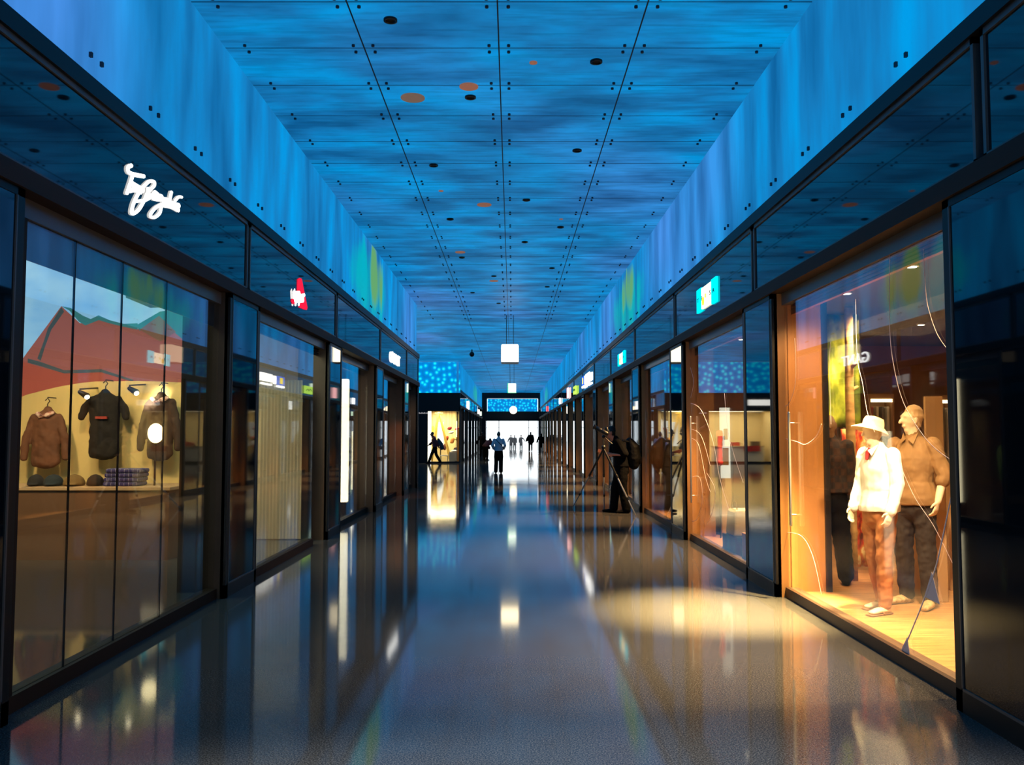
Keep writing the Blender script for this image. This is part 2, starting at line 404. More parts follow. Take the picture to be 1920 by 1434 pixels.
# right side
wins = {}
ye = -.2
for k, D in enumerate(DR):
    y0, y1 = D - .70, min(D + .43, YEND)
    dep = .12 if k <= 2 else .22
    if k == 0: wins['r0'] = front(1, -4.5, y0, .12, [-2, 1])
    pier(1, y0, y1)
    fascia(1, (DR[k - 1] if k else -.1), D)
    ny = DR[k + 1] - .70 if k + 1 < len(DR) else YEND
    if ny - y1 > 1: wins['r%d' % (k + 1)] = front(1, y1, ny, dep, [], jamb=(k == 0))
fascia(1, DR[-1], YEND); fascia(1, -4.7, -.1); pier(1, -5.2, -4.5)
ledge(1, -5.2, YEND)
# left side
for k, D in enumerate(DL):
    y0, y1 = D - .62, D + .42
    if k == 0: wins['l0'] = front(-1, -4.5, y0, .11, [-2, 1])
    pier(-1, y0, y1); fascia(-1, (DL[k - 1] if k else -.1), D)
    ny = DL[k + 1] - .62 if k + 1 < len(DL) else YGAP - .35
    dep = [.11, .09, .19, .22, .2][k]
    js = []
    if k == 0: js = [at_x(p, 900, GL).y for p in (130, 221, 305)]
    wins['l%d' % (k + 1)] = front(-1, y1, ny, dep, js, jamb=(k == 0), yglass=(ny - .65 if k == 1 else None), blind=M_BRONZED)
fascia(-1, DL[-1], YGAP); fascia(-1, -4.7, -.1); pier(-1, -5.2, -4.5); pier(-1, YGAP - .35, YGAP)
ledge(-1, -5.2, YGAP)
# far left row
ledge(-1, YFAC + .2, YEND)
struct(MB().box(XL - .05, XL + .05, YFAC, YFAC + .12, 0, ZBEAM).build(tname(), M_BRONZE))
prev = YFAC
for k, D in enumerate(DL2):
    pier(-1, D - .6, D + .4); fascia(-1, prev, D)
    front(-1, (YFAC + .12 if k == 0 else DL2[k - 1] + .4), D - .6, .2, [], jamb=False, blind=M_BRONZED); prev = D
fascia(-1, prev, YEND)
front(-1, DL2[-1] + .4, YEND, .2, [], jamb=False, blind=M_BRONZED)
# facade facing the camera across the passage
b = MB(); b.box(-12.5, XL, YFAC, YFAC + .15, 2.98, 3.88); struct(b.build('wall_passage_band', M_BLACK))
struct(MB().box(-12.5, XL, YFAC + .02, YFAC + .14, 3.88, ZC - .02).build('wall_passage_screen', M_DOTS))
b = MB(); b.box(-5.3, -4.66, YFAC, YFAC + .5, 0, 2.98); b.box(-12.5, -9.3, YFAC, YFAC + .5, 0, 2.98); struct(b.build('wall_passage_pier', M_BLACK))
WN[0] += 1
wf = MB(); wf.box(-4.66, XL, YFAC, YFAC + .1, 2.86, 2.98); wf.box(-9.3, -5.3, YFAC, YFAC + .1, 2.86, 2.98)
wf = struct(wf.build('window_%d' % WN[0], M_BLACK))
MB().box(-4.66, XL, YFAC - .03, YFAC + .1, 0, .09).build('sill', M_BLACK, wf); MB().box(-9.3, -5.3, YFAC - .03, YFAC + .1, 0, .09).build('sill', M_BLACK, wf)
MB().box(-4.66, XL - .05, YFAC + .02, YFAC + .032, .09, 2.86).build('pane', GLASS, wf); MB().box(-9.3, -5.3, YFAC + .02, YFAC + .032, .09, 2.86).build('pane', GLASS, wf)
# passage side and return walls
struct(MB().box(-12.6, -12.5, YGAP - .2, YFAC + .2, 0, ZC).build('wall_passage_side', M_BROWNW))
struct(MB().box(-12.5, XL - .4, YGAP - .12, YGAP, 0, ZTOP).build('wall_passage_return', M_BLACK))
struct(MB().box(-12.5, UL - .12, YGAP - .12, YGAP, ZTOP, ZC).build('wall_passage_screen_near', M_DOTS))
# far end
b = MB(); b.box(UL - .1, -2.55, YEND, YEND + .2, 0, ZC); b.box(2.6, UR + .1, YEND, YEND + .2, 0, ZC); b.box(-2.55, 2.6, YEND, YEND + .2, 2.85, 3.78); b.box(-2.55, 2.6, YEND, YEND + .2, 5.1, ZC)
struct(b.build('wall_far', M_BLACK))
struct(MB().box(-2.4, 2.5, YEND - .05, YEND + .1, 3.78, 5.0).build('wall_far_screen', M_DOTS2))
b = MB(); b.box(-2.55, 2.66, YEND - .2, YEND, 5.02, 5.12); b.box(-2.55, -2.43, YEND - .2, YEND, 3.75, 5.12); b.box(2.55, 2.66, YEND - .2, YEND, 3.75, 5.12)
struct(b.build('trim_far_frame', M_FRAMEG))
b = MB()
for x in (-2.5, -1.28, 1.63, 2.55): b.box(x - .03, x + .03, YEND - .02, YEND + .06, 0, 2.85)
b.box(-2.5, -1.28, YEND - .02, YEND + .06, 2.15, 2.2); b.box(1.63, 2.55, YEND - .02, YEND + .06, 2.15, 2.2)
struct(b.build('door_1', M_FRAMEG))
# ------------------------------------------------------------------ shop rooms
def room(nm, s, y0, y1, depth, floor, wallm, ceilm, zc, z0=.06):
    f = 2.9 if s > 0 else 3.1
    xb(MB(), s, f + .02, f + depth, y0, y1, 0, z0)
    struct(xb(MB(), s, f + .0, f + depth, y0, y1, .001, z0).build('floor_' + nm, floor))
    struct(xb(MB(), s, f + depth, f + depth + .1, y0, y1, 0, zc).build('wall_back_' + nm, wallm))
    struct(xb(MB(), s, f + .25, f + depth, y1 - .1, y1, 0, zc).build('wall_end_' + nm, wallm))
    struct(xb(MB(), s, f + .1, f + depth, y0, y1, zc, zc + .08).build('ceiling_' + nm, ceilm))
room('outdoor_shop', 1, -5, DR[2], 4.4, M_WOODF, M_BROWNW, M_DARKPL, 3.07)
room('second_shop', 1, DR[2] + .01, DR[4], 4.0, M_WOODF, M_PLASTER, M_DARKPL, 3.07)
room('third_shop', 1, DR[4] + .01, DR[7], 4.0, M_WOODF, M_PLASTER, M_DARKPL, 3.07)
room('far_shop', 1, DR[7] + .01, YEND, 3.0, M_FLOOR, M_BROWNW, M_DARKPL, 3.07)
room('menswear_shop', -1, -5, DL[2], 5.2, M_FLOOR, M_PLASTER, M_DARKPL, 4.9)
room('white_shop', -1, DL[2] + .01, YGAP - .2, 3.6, M_FLOOR, M_BROWNW, M_DARKPL, 3.07)
room('far_left_shop', -1, YFAC + 3.2, YEND, 3.0, M_FLOOR, M_BROWNW, M_DARKPL, 3.07)
b = MB(); b.box(-9.4, -3.0, YFAC + 3.0, YFAC + 3.1, 0, 2.98); b.box(-9.4, -9.3, YFAC + .2, YFAC + 3, 0, 2.98); struct(b.build('wall_gift_shop', mat('pale yellow wall', (.85, .68, .35), .7)))
struct(MB().box(-9.4, -3.0, YFAC + .15, YFAC + 3.1, 2.98, 3.05).build('ceiling_gift_shop', M_WHITE))
# ================================================================== FIGURES
SKIN = mat('tanned skin', (.62, .24, .15), .55); MANQ = mat('pale mannequin plastic', (.80, .62, .42), .4)
def build_figure(root, h=0, S=1.0, J=None, skin=SKIN, shirt=None, sleeve=1.0, trousers=None, leg=1.0, shoes=None, hair=None, hairlong=0,
                 voxel=.012, curl=.5, headturn=0, shirt_fat=.014, trouser_fat=.016, wrinkle=.0, skirt=False, shirt_hem=0, collar=None):
    base = root.location
    D = dict(hd=(0, .03, 1.635), nk=(0, 0, 1.50), ch=(0, 0, 1.30), wa=(0, .0, 1.09), pe=(0, 0, .95))
    for s, k in ((1, 'R'), (-1, 'L')):
        D['sh' + k] = (.175 * s, 0, 1.425); D['el' + k] = (.225 * s, -.03, 1.14); D['wr' + k] = (.235 * s, .05, .90)
        D['hp' + k] = (.088 * s, 0, .92); D['kn' + k] = (.10 * s, .02, .50); D['an' + k] = (.105 * s, -.02, .085); D['ft' + k] = (.12 * s, .16, .03)
    if J: D.update(J)
    R = Matrix.Rotation(h, 3, 'Z')
    def w(p): return R @ (Vector(p) * S) + base
    P = {k: w(v) for k, v in D.items()}
    SD = R @ Vector((1, 0, 0)); FW = R @ Vector((0, 1, 0)); UP = Vector((0, 0, 1))
    def r(*a): return [(x[0] * S, x[1] * S) if isinstance(x, tuple) else x * S for x in a]
    def torso(mb, g, top=True, hem=0):
        g2 = g; e_ = .018 if g > 0 and hem > 0 else 0
        pts = [P['pe'] - UP * ((.07 if g == 0 else .015) + hem) * S, P['pe'], P['wa'], P['ch'], (P['shR'] + P['shL']) / 2 + UP * .0 * S]
        rr = r((.160 + g + e_, .112 + g + e_), (.165 + g + e_, .116 + g + e_), (.138 + g, .100 + g), (.155 + g * .8, .112 + g * .8), (.140 + g * .6, .085 + g * .6))
        if top: pts.append(P['nk']); rr += r((.062 + g * .4, .062 + g * .4))
        mb.tube(pts, rr, 16, SD, flat0=g > 0)
    def arm(mb, k, g, frac):
        a, b, c = P['sh' + k], P['el' + k], P['wr' + k]
        if frac >= 1: mb.tube([a, b, c], r(.050 + g * .6, .041 + g, .030 + g), 10)
        elif frac > .5: mb.tube([a, b, b.lerp(c, (frac - .5) * 2)], r(.050 + g * .6, .043 + g, .040 + g), 10)
        else: mb.tube([a, a.lerp(b, frac * 2)], r(.054 + g, .048 + g * 1.3), 10)
    def legp(mb, k, g, frac=1):
        a, b, c = P['hp' + k], P['kn' + k], P['an' + k]
        if frac >= 1: mb.tube([a, a.lerp(b, .5), b, b.lerp(c, .35), c], r(.080 + g * .5, .073 + g, .055 + g, .054 + g, .036 + g * 1.4), 12)
        else: mb.tube([a, a.lerp(b, .5), b.lerp(c, max(0, frac * 2 - 1))], r(.088 + g, .078 + g, .062 + g * 1.4), 12)
    # ---- body
    m = MB(); torso(m, 0)
    m.tube([P['nk'] - UP * .05 * S, P['hd'] - UP * .05 * S], r(.060, .055), 10)
    hR = R @ Matrix.Rotation(headturn, 3, 'Z'); hf = hR @ Vector((0, 1, 0)); hs = hR @ Vector((1, 0, 0)); hc = P['hd']
    m.tube([hc - hf * .02 * S + UP * .055 * S, hc + UP * .015 * S, hc + hf * .012 * S - UP * .03 * S, hc + hf * .030 * S - UP * .085 * S], r((.060, .072), (.074, .092), (.066, .080), (.034, .036)), 16, hs)
    m.tube([hc + hf * .083 * S + UP * .02 * S, hc + hf * .103 * S - UP * .018 * S], r(.010, .015), 8)       # nose
    m.tube([hc + hf * .070 * S - UP * .052 * S + hs * .016 * S, hc + hf * .074 * S - UP * .052 * S - hs * .016 * S], r(.011, .011), 6)   # lips
    m.tube([hc + hf * .070 * S + UP * .035 * S + hs * .035 * S, hc + hf * .070 * S + UP * .035 * S - hs * .035 * S], r(.014, .014), 6)   # brow
    for s in (1, -1): m.tube([hc + hs * .076 * s * S - hf * .012 * S + UP * .018 * S, hc + hs * .074 * s * S - hf * .006 * S - UP * .022 * S], r((.009, .016), (.008, .012)), 6, hs)
    for k, s in (('R', 1), ('L', -1)):
        arm(m, k, 0, 1); legp(m, k, 0)
        c = P['wr' + k]; d = (c - P['el' + k]).normalized()
        # palm: flat, facing the thigh
        pn = SD * s - d * (SD * s).dot(d); pn.normalize()       # out of the back of the hand
        sp = d.cross(pn).normalized()                            # across the knuckles
        if sp.dot(FW) < 0: sp = -sp                              # index side forward
        q = d * .085 * S
        m.tube([c - d * .01 * S, c + q * .45, c + q], r((.026, .020), (.038, .014), (.040, .012)), 10, sp)
        for i, (o_, ln) in enumerate(((.030, .070), (.010, .080), (-.011, .074), (-.030, .058))):
            a = c + q + sp * o_ * S; b = a + (d * math.cos(curl * .6) - pn * math.sin(curl * .6)) * ln * .5 * S
            e = b + (d * math.cos(curl * 1.7) - pn * math.sin(curl * 1.7)) * ln * .5 * S
            m.tube([a - d * .01 * S, b, e], r(.0092, .0086, .0072), 8)
        a = c + d * .025 * S + sp * .028 * S
        b = a + (sp * .75 + d * .65 - pn * .15).normalized() * .038 * S; e = b + (d * .9 + sp * .2 - pn * .3).normalized() * .03 * S
        m.tube([a, b, e], r(.012, .0105, .008), 8)
        an = P['an' + k]; ft = P['ft' + k]; fd = (ft - an); fd.z = 0; fd.normalize()
        m.tube([an + UP * .01 * S, an - UP * .035 * S - fd * .02 * S], r(.036, .038), 10)
        m.tube([an - UP * .048 * S - fd * .03 * S, an - UP * .046 * S + fd * .09 * S, Vector((ft.x, ft.y, an.z - .057 * S))], r((.034, .034), (.044, .028), (.036, .018)), 10, fd.cross(UP))
    b = m.build('body', skin, root); remesh(b, voxel, 2)
    wr = wrinkle
    if trousers:
        m = MB(); m.tube([P['pe'] - UP * .10 * S, P['pe'], P['pe'].lerp(P['wa'], .2)], r((.155 + trouser_fat, .11 + trouser_fat), (.158 + trouser_fat * .6, .110 + trouser_fat * .6), (.146 + trouser_fat * .3, .098 + trouser_fat * .3)), 16, SD)
        if skirt:
            m.tube([P['pe'], (P['knR'] + P['knL']) / 2, (P['anR'] + P['anL']) / 2 + UP * .05], r((.17, .13), (.17, .14), (.17, .13)), 16, SD)
        else:
            for k in 'RL': legp(m, k, trouser_fat, leg)
        remesh(m.build('trousers', trousers, root), voxel, 2, wr * 1.3, .07)
    if shirt:
        m = MB(); torso(m, shirt_fat, True, shirt_hem)
        for k in 'RL': arm(m, k, shirt_fat, sleeve)
        if collar:
            m.tube([P['nk'] - UP * .03 * S, P['nk'] + UP * .012 * S], r(.078, .070), 14)
        remesh(m.build('shirt', shirt, root), voxel, 2, wr, .10)
        if collar:
            n = P['nk'] - UP * .005 * S
            for s in (1, -1):
                a = n + SD * .068 * s * S + FW * .035 * S + UP * .028 * S; b_ = n + FW * (.088 + shirt_fat) * S + SD * .010 * s * S - UP * .03 * S; c_ = n + FW * (.095 + shirt_fat) * S + SD * .060 * s * S - UP * .075 * S
                MB().poly([a, b_, c_], FW * .006 + UP * .003).build('shirt_collar', collar, root)
    if shoes:
        for k in 'RL':
            an = P['an' + k]; ft = P['ft' + k]; fd = (ft - an); fd.z = 0; fd.normalize(); sdv = fd.cross(UP)
            m = MB(); z = an.z - .06 * S
            m.tube([Vector((an.x, an.y, z + .012 * S)) - fd * .04 * S, Vector((an.x, an.y, z + .010 * S)) + fd * .09 * S, Vector((ft.x, ft.y, z + .004 * S)) + fd * .02 * S], r((.040, .045), (.050, .036), (.042, .026)), 12, sdv)
            m.tube([an - UP * .03 * S, an + UP * .015 * S], r(.044, .044), 10)
            o = m.build('shoe', shoes, root); remesh(o, max(voxel, .009), 1)
    if hair:
        m = MB()
        m.tube([hc - hf * .03 * S + UP * .075 * S, hc - hf * .022 * S + UP * .03 * S, hc - hf * .035 * S - UP * (.03 + hairlong) * S], r((.066, .080), (.082, .092), (.062, .055)), 14, hs)
        remesh(m.build('hair', hair, root), max(.009, voxel * .8), 1, .006, .02)
    return P, SD, FW, hc, hf, hs

BLACKC = mat('black cloth', (.0025, .0025, .003), .9, spec=.1); DARKC = mat('charcoal cloth', (.02, .02, .024), .85)
M_HAIR = mat('dark hair', (.012, .008, .006), .6)
# ---- photographer with backpack at a tripod
pb = at_z(1161, 961, 0)
ph = thing('person', 'person in black T-shirt and trousers with black backpack, leaning towards a camera on tripod', 'person', pb)
Jp = dict(hd=(0, .17, 1.63), nk=(0, .07, 1.50), ch=(0, .0, 1.32), wa=(0, -.05, 1.10), pe=(0, -.06, .95),
          shL=(-.17, .03, 1.43), shR=(.17, .06, 1.43), elL=(-.20, -.11, 1.17), wrL=(-.13, .13, 1.185), elR=(.20, .10, 1.18), wrR=(.05, .33, 1.24),
          hpL=(-.088, -.06, .92), hpR=(.088, -.06, .92), knL=(-.10, -.06, .50), anL=(-.11, -.13, .085), ftL=(-.13, .04, .03), knR=(.10, .06, .50), anR=(.10, .10, .085), ftR=(.10, .29, .03))
P, SD, FW, hc, hf, hs = build_figure(ph, PI / 2, 1.02, Jp, SKIN, BLACKC, .42, BLACKC, 1, BLACKC, M_HAIR, voxel=.011, shirt_fat=.034, trouser_fat=.036, wrinkle=.012)
bp = thing('backpack', 'large black backpack worn by the person at the tripod', 'backpack', pb + Vector((.27, 0, .95)))
m = MB(); c0 = pb + Vector((.315, 0, 0))
m.tube([c0 + Vector((0, 0, 1.0)), c0 + Vector((.0, 0, 1.12)), c0 + Vector((-.02, 0, 1.36)), c0 + Vector((-.09, 0, 1.48))], [(.14, .11), (.18, .145), (.17, .14), (.12, .08)], 14, (0, 1, 0))
remesh(m.build('bag_body', mat('black nylon', (.003, .003, .003), .7, spec=.2), bp), .014, 2, .012, .06)
m = MB(); m.tube([c0 + Vector((.12, 0, 1.03)), c0 + Vector((.13, 0, 1.12)), c0 + Vector((.09, 0, 1.25))], [(.09, .03), (.11, .04), (.09, .03)], 12, (0, 1, 0))
m.build('front_pocket', mat('black nylon', (0, 0, 0)), bp)
m = MB()
for s in (-1, 1):
    m.tube([c0 + Vector((-.10, .09 * s, 1.46)), c0 + Vector((-.22, .13 * s, 1.50)), c0 + Vector((-.36, .12 * s, 1.40)), c0 + Vector((-.37, .13 * s, 1.30))], (.022), 6)
m.build('shoulder_strap', mat('black nylon', (0, 0, 0)), bp)
# tripod
ap = Vector((1.845, 17.55, 1.34))
tr = thing('tripod', 'tall camera tripod with silver and black legs standing before the person in black', 'tripod', (ap.x, ap.y, 0))
M_ALU = mat('brushed aluminium', (.75, .75, .74), .3, .8); M_BLKP = mat('black plastic', (.01, .01, .01), .4)
for ft in (at_z(1133, 957, 0), at_z(1192, 967, 0), Vector((1.33, 19.2, 0))):
    ft = ft.copy(); ft.z = .012; mid = ap.lerp(ft, .42); q = ap.lerp(ft, .75)
    lg = MB().tube([ap, mid], .020, 8, mi=1).tube([mid, q], .016, 8, mi=0).tube([q, ft], .012, 8, mi=0).tube([mid.lerp(ap, .04), mid.lerp(q, .05)], .024, 8, mi=1).tube([q.lerp(mid, .04), q.lerp(ft, .05)], .02, 8, mi=1)
    lg.build('leg', [M_ALU, M_BLKP], tr)
m = MB().tube([ap - Vector((0, 0, .18)), ap + Vector((0, 0, .22))], .016, 8).ball(ap + Vector((0, 0, .03)), .045).ball(ap + Vector((0, 0, .24)), .035)
m.tube([ap + Vector((0, 0, .24)), ap + Vector((.17, -.03, .1))], .010, 6)
m.build('centre_column', M_BLKP, tr)
ca = thing('camera', 'black camera with long lens pointing upwards on the tripod', 'camera', ap + Vector((0, 0, .27)))
cc = ap + Vector((.03, 0, .325)); dl = Vector((-.84, .1, .46)).normalized(); upc = Vector((.46, 0, .85)).normalized()
m = MB().tube([cc - dl * .04, cc + dl * .05], [(.045, .065), (.045, .065)], 8, upc); m.tube([cc + upc * .05 - dl * .03, cc + upc * .09 + dl * .01], [(.03, .03)] * 2, 8)
m.build('camera_body', M_BLKP, ca)
m = MB().tube([cc + dl * .04, cc + dl * .09, cc + dl * .10, cc + dl * .21], [.036, .036, .04, .042], 14, cap=False); m.build('lens', M_BLKP, ca)
m = MB().tube([cc + dl * .21, cc + dl * .26], [.042, .054], 14, cap=False); m.build('lens_hood', M_BLKP, ca)
# ---- walkers
M_LBLUE = mat('light blue shirt cloth', (.42, .52, .62), .8); M_MAROON = mat('maroon cloth', (.14, .02, .03), .8); M_GREYC = mat('grey cloth', (.05, .055, .065), .8)
w1 = thing('person', 'person in light blue shirt and dark trousers walking away down the middle', 'person', at_z(935, 887, 0))
build_figure(w1, .05, .97, dict(elR=(.27, -.06, 1.17), wrR=(.20, .12, 1.02), elL=(-.27, -.06, 1.17), wrL=(-.20, .12, 1.02), anR=(.10, -.02, .085), knL=(-.10, .08, .50), anL=(-.12, .0, .085), shL=(-.19, 0, 1.42), shR=(.19, 0, 1.42)),
             SKIN, M_LBLUE, .9, BLACKC, 1, BLACKC, mat('grey hair', (.10, .09, .08), .7), voxel=.016, shirt_fat=.022, trouser_fat=.034, shirt_hem=-.03)
m = MB(); b0 = w1.location
m.tube([b0 + Vector((-.12, -.17, 1.40)), b0 + Vector((.12, -.19, 1.15)), b0 + Vector((.24, -.1, .98))], .014, 6); m.build('bag_strap', BLACKC, w1)
w2 = thing('person', 'person in dark red top and black trousers striding past the bright gift shop', 'person', at_z(814, 869, 0))
build_figure(w2, PI / 2, .98, dict(hd=(0, .13, 1.62), nk=(0, .08, 1.49), ch=(0, .02, 1.31), wa=(0, -.03, 1.10), pe=(0, -.04, .94), hpL=(-.08, -.04, .91), hpR=(.08, -.04, .91),
    knL=(-.09, -.12, .50), anL=(-.09, -.34, .12), ftL=(-.09, -.22, .03), knR=(.09, .16, .50), anR=(.09, .30, .085), ftR=(.09, .46, .05),
    elL=(-.20, -.16, 1.17), wrL=(-.19, -.26, .96), elR=(.20, .10, 1.17), wrR=(.17, .28, 1.05)), SKIN, M_MAROON, .9, BLACKC, 1, BLACKC, M_HAIR, voxel=.016, shirt_fat=.04, trouser_fat=.03)
m = MB(); b2 = w2.location + Vector((.40, -.32, 0))
m.tube([b2 + Vector((-.16, 0, 1.32)), b2 + Vector((0, 0, 1.05)), b2 + Vector((.07, 0, .80))], [(.07, .05), (.11, .06), (.12, .05)], 10, (1, 0, 0))
tag(m.build('carried_coat', M_GREYC), 'grey coat carried over the arm of the striding person in dark red', 'coat')
far = [((904, 857), 0, .98, BLACKC, 'person in black standing by the dark shop piers left of the bright doors', .035),
       ((958, 845.5), 1, .98, DARKC, 'person in dark clothes, left one of the close pair outside the doors', .03),
       ((965, 845.5), 1, .96, DARKC, 'person in dark clothes, right one of the close pair outside the doors', .03),
       ((977, 845), 1, .98, DARKC, 'lone person with one arm held out, silhouetted outside the doors', .02),
       ((995, 846), 0, 1.0, BLACKC, 'person in a wide black coat at the bright doors', .07),
       ((1014, 850), 0, .92, BLACKC, 'person in dark clothes standing at the end of the brown pier row', .03)]
for (px, py), out, S_, cl, lab, fat in far:
    if out: loc = at_y(px, 835, 96.0 if px != 965 else 97.2); loc.z = -.26
    else: loc = at_z(px, py, 0); loc.y = min(loc.y, 82); 
    if not out: loc.x = (px - 960) * loc.y / F
    p = thing('person', lab, 'person', loc, None)
    JJ = dict(elL=(-.30, .02, 1.17), wrL=(-.36, .10, .98)) if px != 977 else dict(elR=(.34, .02, 1.22), wrR=(.48, .06, 1.02))
    build_figure(p, random.uniform(-.3, .3), S_, JJ, SKIN, cl, 1.0, cl, 1, BLACKC, M_HAIR, voxel=.024, shirt_fat=fat, trouser_fat=.02, shirt_hem=(.2 if fat > .05 else 0))
sp_ = thing('person', 'person in a dark red coat bending down beside the dark piers', 'person', Vector((-1.58, 53.0, 0)))
build_figure(sp_, -.7, .95, dict(hd=(0, .42, 1.28), nk=(0, .33, 1.22), ch=(0, .22, 1.12), wa=(0, .05, 1.0), pe=(0, -.06, .90), shL=(-.18, .28, 1.20), shR=(.18, .28, 1.20), elL=(-.24, .36, .95), wrL=(-.2, .5, .8), elR=(.24, .36, .95), wrR=(.2, .5, .8),
    hpL=(-.09, -.06, .88), hpR=(.09, -.06, .88)), SKIN, mat('dark red coat cloth', (.06, .012, .016), .8), 1.0, BLACKC, 1, BLACKC, M_HAIR, voxel=.02, shirt_fat=.07, trouser_fat=.03)

# ================================================================== OUTDOOR SHOP (right, near)
FZ = .061
M_WJ = mat('white jacket cloth', (.88, .84, .74), .75, var=.06, scale=6, bump=.3)
M_RUST = mat('rust brown trousers', (.30, .11, .03), .8, var=.15, scale=7, bump=.4)
M_KHAKI = mat('khaki shirt cloth', (.20, .105, .035), .8, var=.08, scale=9, bump=.3); M_DKTR = mat('dark brown trousers', (.018, .010, .008), .85)
wl = at_z(1654, 1146, FZ); wl.z = FZ
wo = thing('mannequin', 'pale mannequin in white jacket, rust trousers and straw hat in the bright shop window', 'mannequin', wl)
Pw, SD, FW, hc, hf, hs = build_figure(wo, 1.95, .985, dict(hd=(0, .06, 1.615), nk=(0, .02, 1.49), elR=(.21, .02, 1.15), wrR=(.22, .10, .93), elL=(-.22, .0, 1.15), wrL=(-.23, .10, .92), knL=(-.09, .05, .5), anL=(-.10, .06, .085), ftL=(-.12, .24, .03), anR=(.10, -.10, .085), ftR=(.11, .07, .03), knR=(.10, -.01, .5)),
             MANQ, M_WJ, 1.0, M_RUST, 1, None, None, voxel=.0075, headturn=-.2, shirt_fat=.020, trouser_fat=.016, wrinkle=.018, collar=M_WJ, shirt_hem=.03)
HAT = mat('straw coloured hat cloth', (.72, .52, .26), .8)
ht = MB(); tilt = Matrix.Rotation(.28, 3, hs); hcc = hc + Vector((0, 0, .045)) * 1
prof = [(.152, -.035), (.150, -.03), (.100, .010), (.088, .012), (.084, .06), (.072, .092), (.04, .102), (.002, .104)]
rings = []
for r_, z_ in prof:
    rings.append([ht.bm.verts.new(hcc + tilt @ (hs * r_ * math.cos(2 * PI * i / 28) * .92 + hf * (r_ * math.sin(2 * PI * i / 28) * 1.12 + (.02 if r_ > .1 else 0)) + Vector((0, 0, z_)))) for i in range(28)])
for a, b2 in zip(rings[:-1], rings[1:]):
    for i in range(28): f = ht.bm.faces.new((a[i], a[(i + 1) % 28], b2[(i + 1) % 28], b2[i])); f.smooth = True
o = ht.build('hat', HAT, wo); sm = o.modifiers.new('s', 'SOLIDIFY'); sm.thickness = .004
scf = MB().tube([Pw['nk'] + hf * .05 - Vector((0, 0, .0)), Pw['nk'] + hf * .085 - Vector((0, 0, .05)), Pw['nk'] + hf * .10 - Vector((0, 0, .11))], [(.03, .012), (.035, .015), (.02, .01)], 8, hs)
scf.build('neck_scarf', mat('red scarf cloth', (.45, .02, .03), .8), wo)
for k in 'RL':
    an = Pw['an' + k]; ft = Pw['ft' + k]; fd = (ft - an); fd.z = 0; fd.normalize()
    s = MB(); c = an + fd * .07
    s.tube([Vector((an.x, an.y, FZ + .008)) - fd * .06, Vector((c.x, c.y, FZ + .008)), Vector((ft.x, ft.y, FZ + .008)) + fd * .03], [(.040, .009), (.046, .009), (.04, .009)], 10, fd.cross(Vector((0, 0, 1))))
    s.tube([c + fd.cross(Vector((0, 0, 1))) * .046 - Vector((0, 0, .07)), c - Vector((0, 0, .012)), c - fd.cross(Vector((0, 0, 1))) * .046 - Vector((0, 0, .07))], .008, 6)
    s.build('sandal', mat('brown sandal leather', (.20, .09, .04), .6), wo)
ml = at_z(1722, 1150, FZ); ml.z = FZ; ml += Vector((.17, .38, 0))
mo = thing('mannequin', 'pale mannequin in khaki shirt with rolled sleeves and dark trousers beside the white jacket', 'mannequin', ml)
Pm, SD, FW, hc, hf, hs = build_figure(mo, 2.25, 1.045, dict(elR=(.24, -.02, 1.16), elL=(-.245, -.04, 1.16), wrL=(-.215, .02, .93), wrR=(.24, .06, .93), anL=(-.13, .03, .085), ftL=(-.17, .22, .03), anR=(.12, -.05, .085), ftR=(.16, .13, .03)),
             MANQ, M_KHAKI, .62, M_DKTR, 1, mat('tan trekking shoe', (.50, .33, .16), .75, var=.35, scale=25), mat('sculpted plastic hair', (.55, .36, .18), .5), voxel=.0075, headturn=-.62, shirt_fat=.024, trouser_fat=.022, wrinkle=.020, collar=M_KHAKI, shirt_hem=.05)
# third mannequin, plaid
M_PLAID = bpy.data.materials.new('dark plaid cloth'); M_PLAID.use_nodes = True; nt = M_PLAID.node_tree; b_ = nt.nodes['Principled BSDF']; b_.inputs['Roughness'].default_value = .85
tc = node(nt, 'ShaderNodeTexCoord'); ck = node(nt, 'ShaderNodeTexChecker'); ck.inputs['Scale'].default_value = 14
ck.inputs['Color1'].default_value = (.05, .02, .012, 1); ck.inputs['Color2'].default_value = (.012, .010, .014, 1)
nt.links.new(tc.outputs['Object'], ck.inputs[0]); nt.links.new(ck.outputs[0], b_.inputs['Base Color'])
bl = at_z(1560, 1092, FZ); bl.z = FZ
bo = thing('mannequin', 'shadowed mannequin in dark plaid shirt and black trousers behind the black post', 'mannequin', bl)
build_figure(bo, 2.9, 1.02, dict(anL=(-.14, .0, .085), anR=(.14, 0, .085), elL=(-.20, -.03, 1.14), wrL=(-.19, .0, .9), elR=(.20, -.03, 1.14), wrR=(.19, 0, .9)), mat('dim mannequin plastic', (.30, .18, .10), .5), M_PLAID, 1, BLACKC, 1, BLACKC, None, voxel=.012, shirt_fat=.04, trouser_fat=.035, wrinkle=.02)
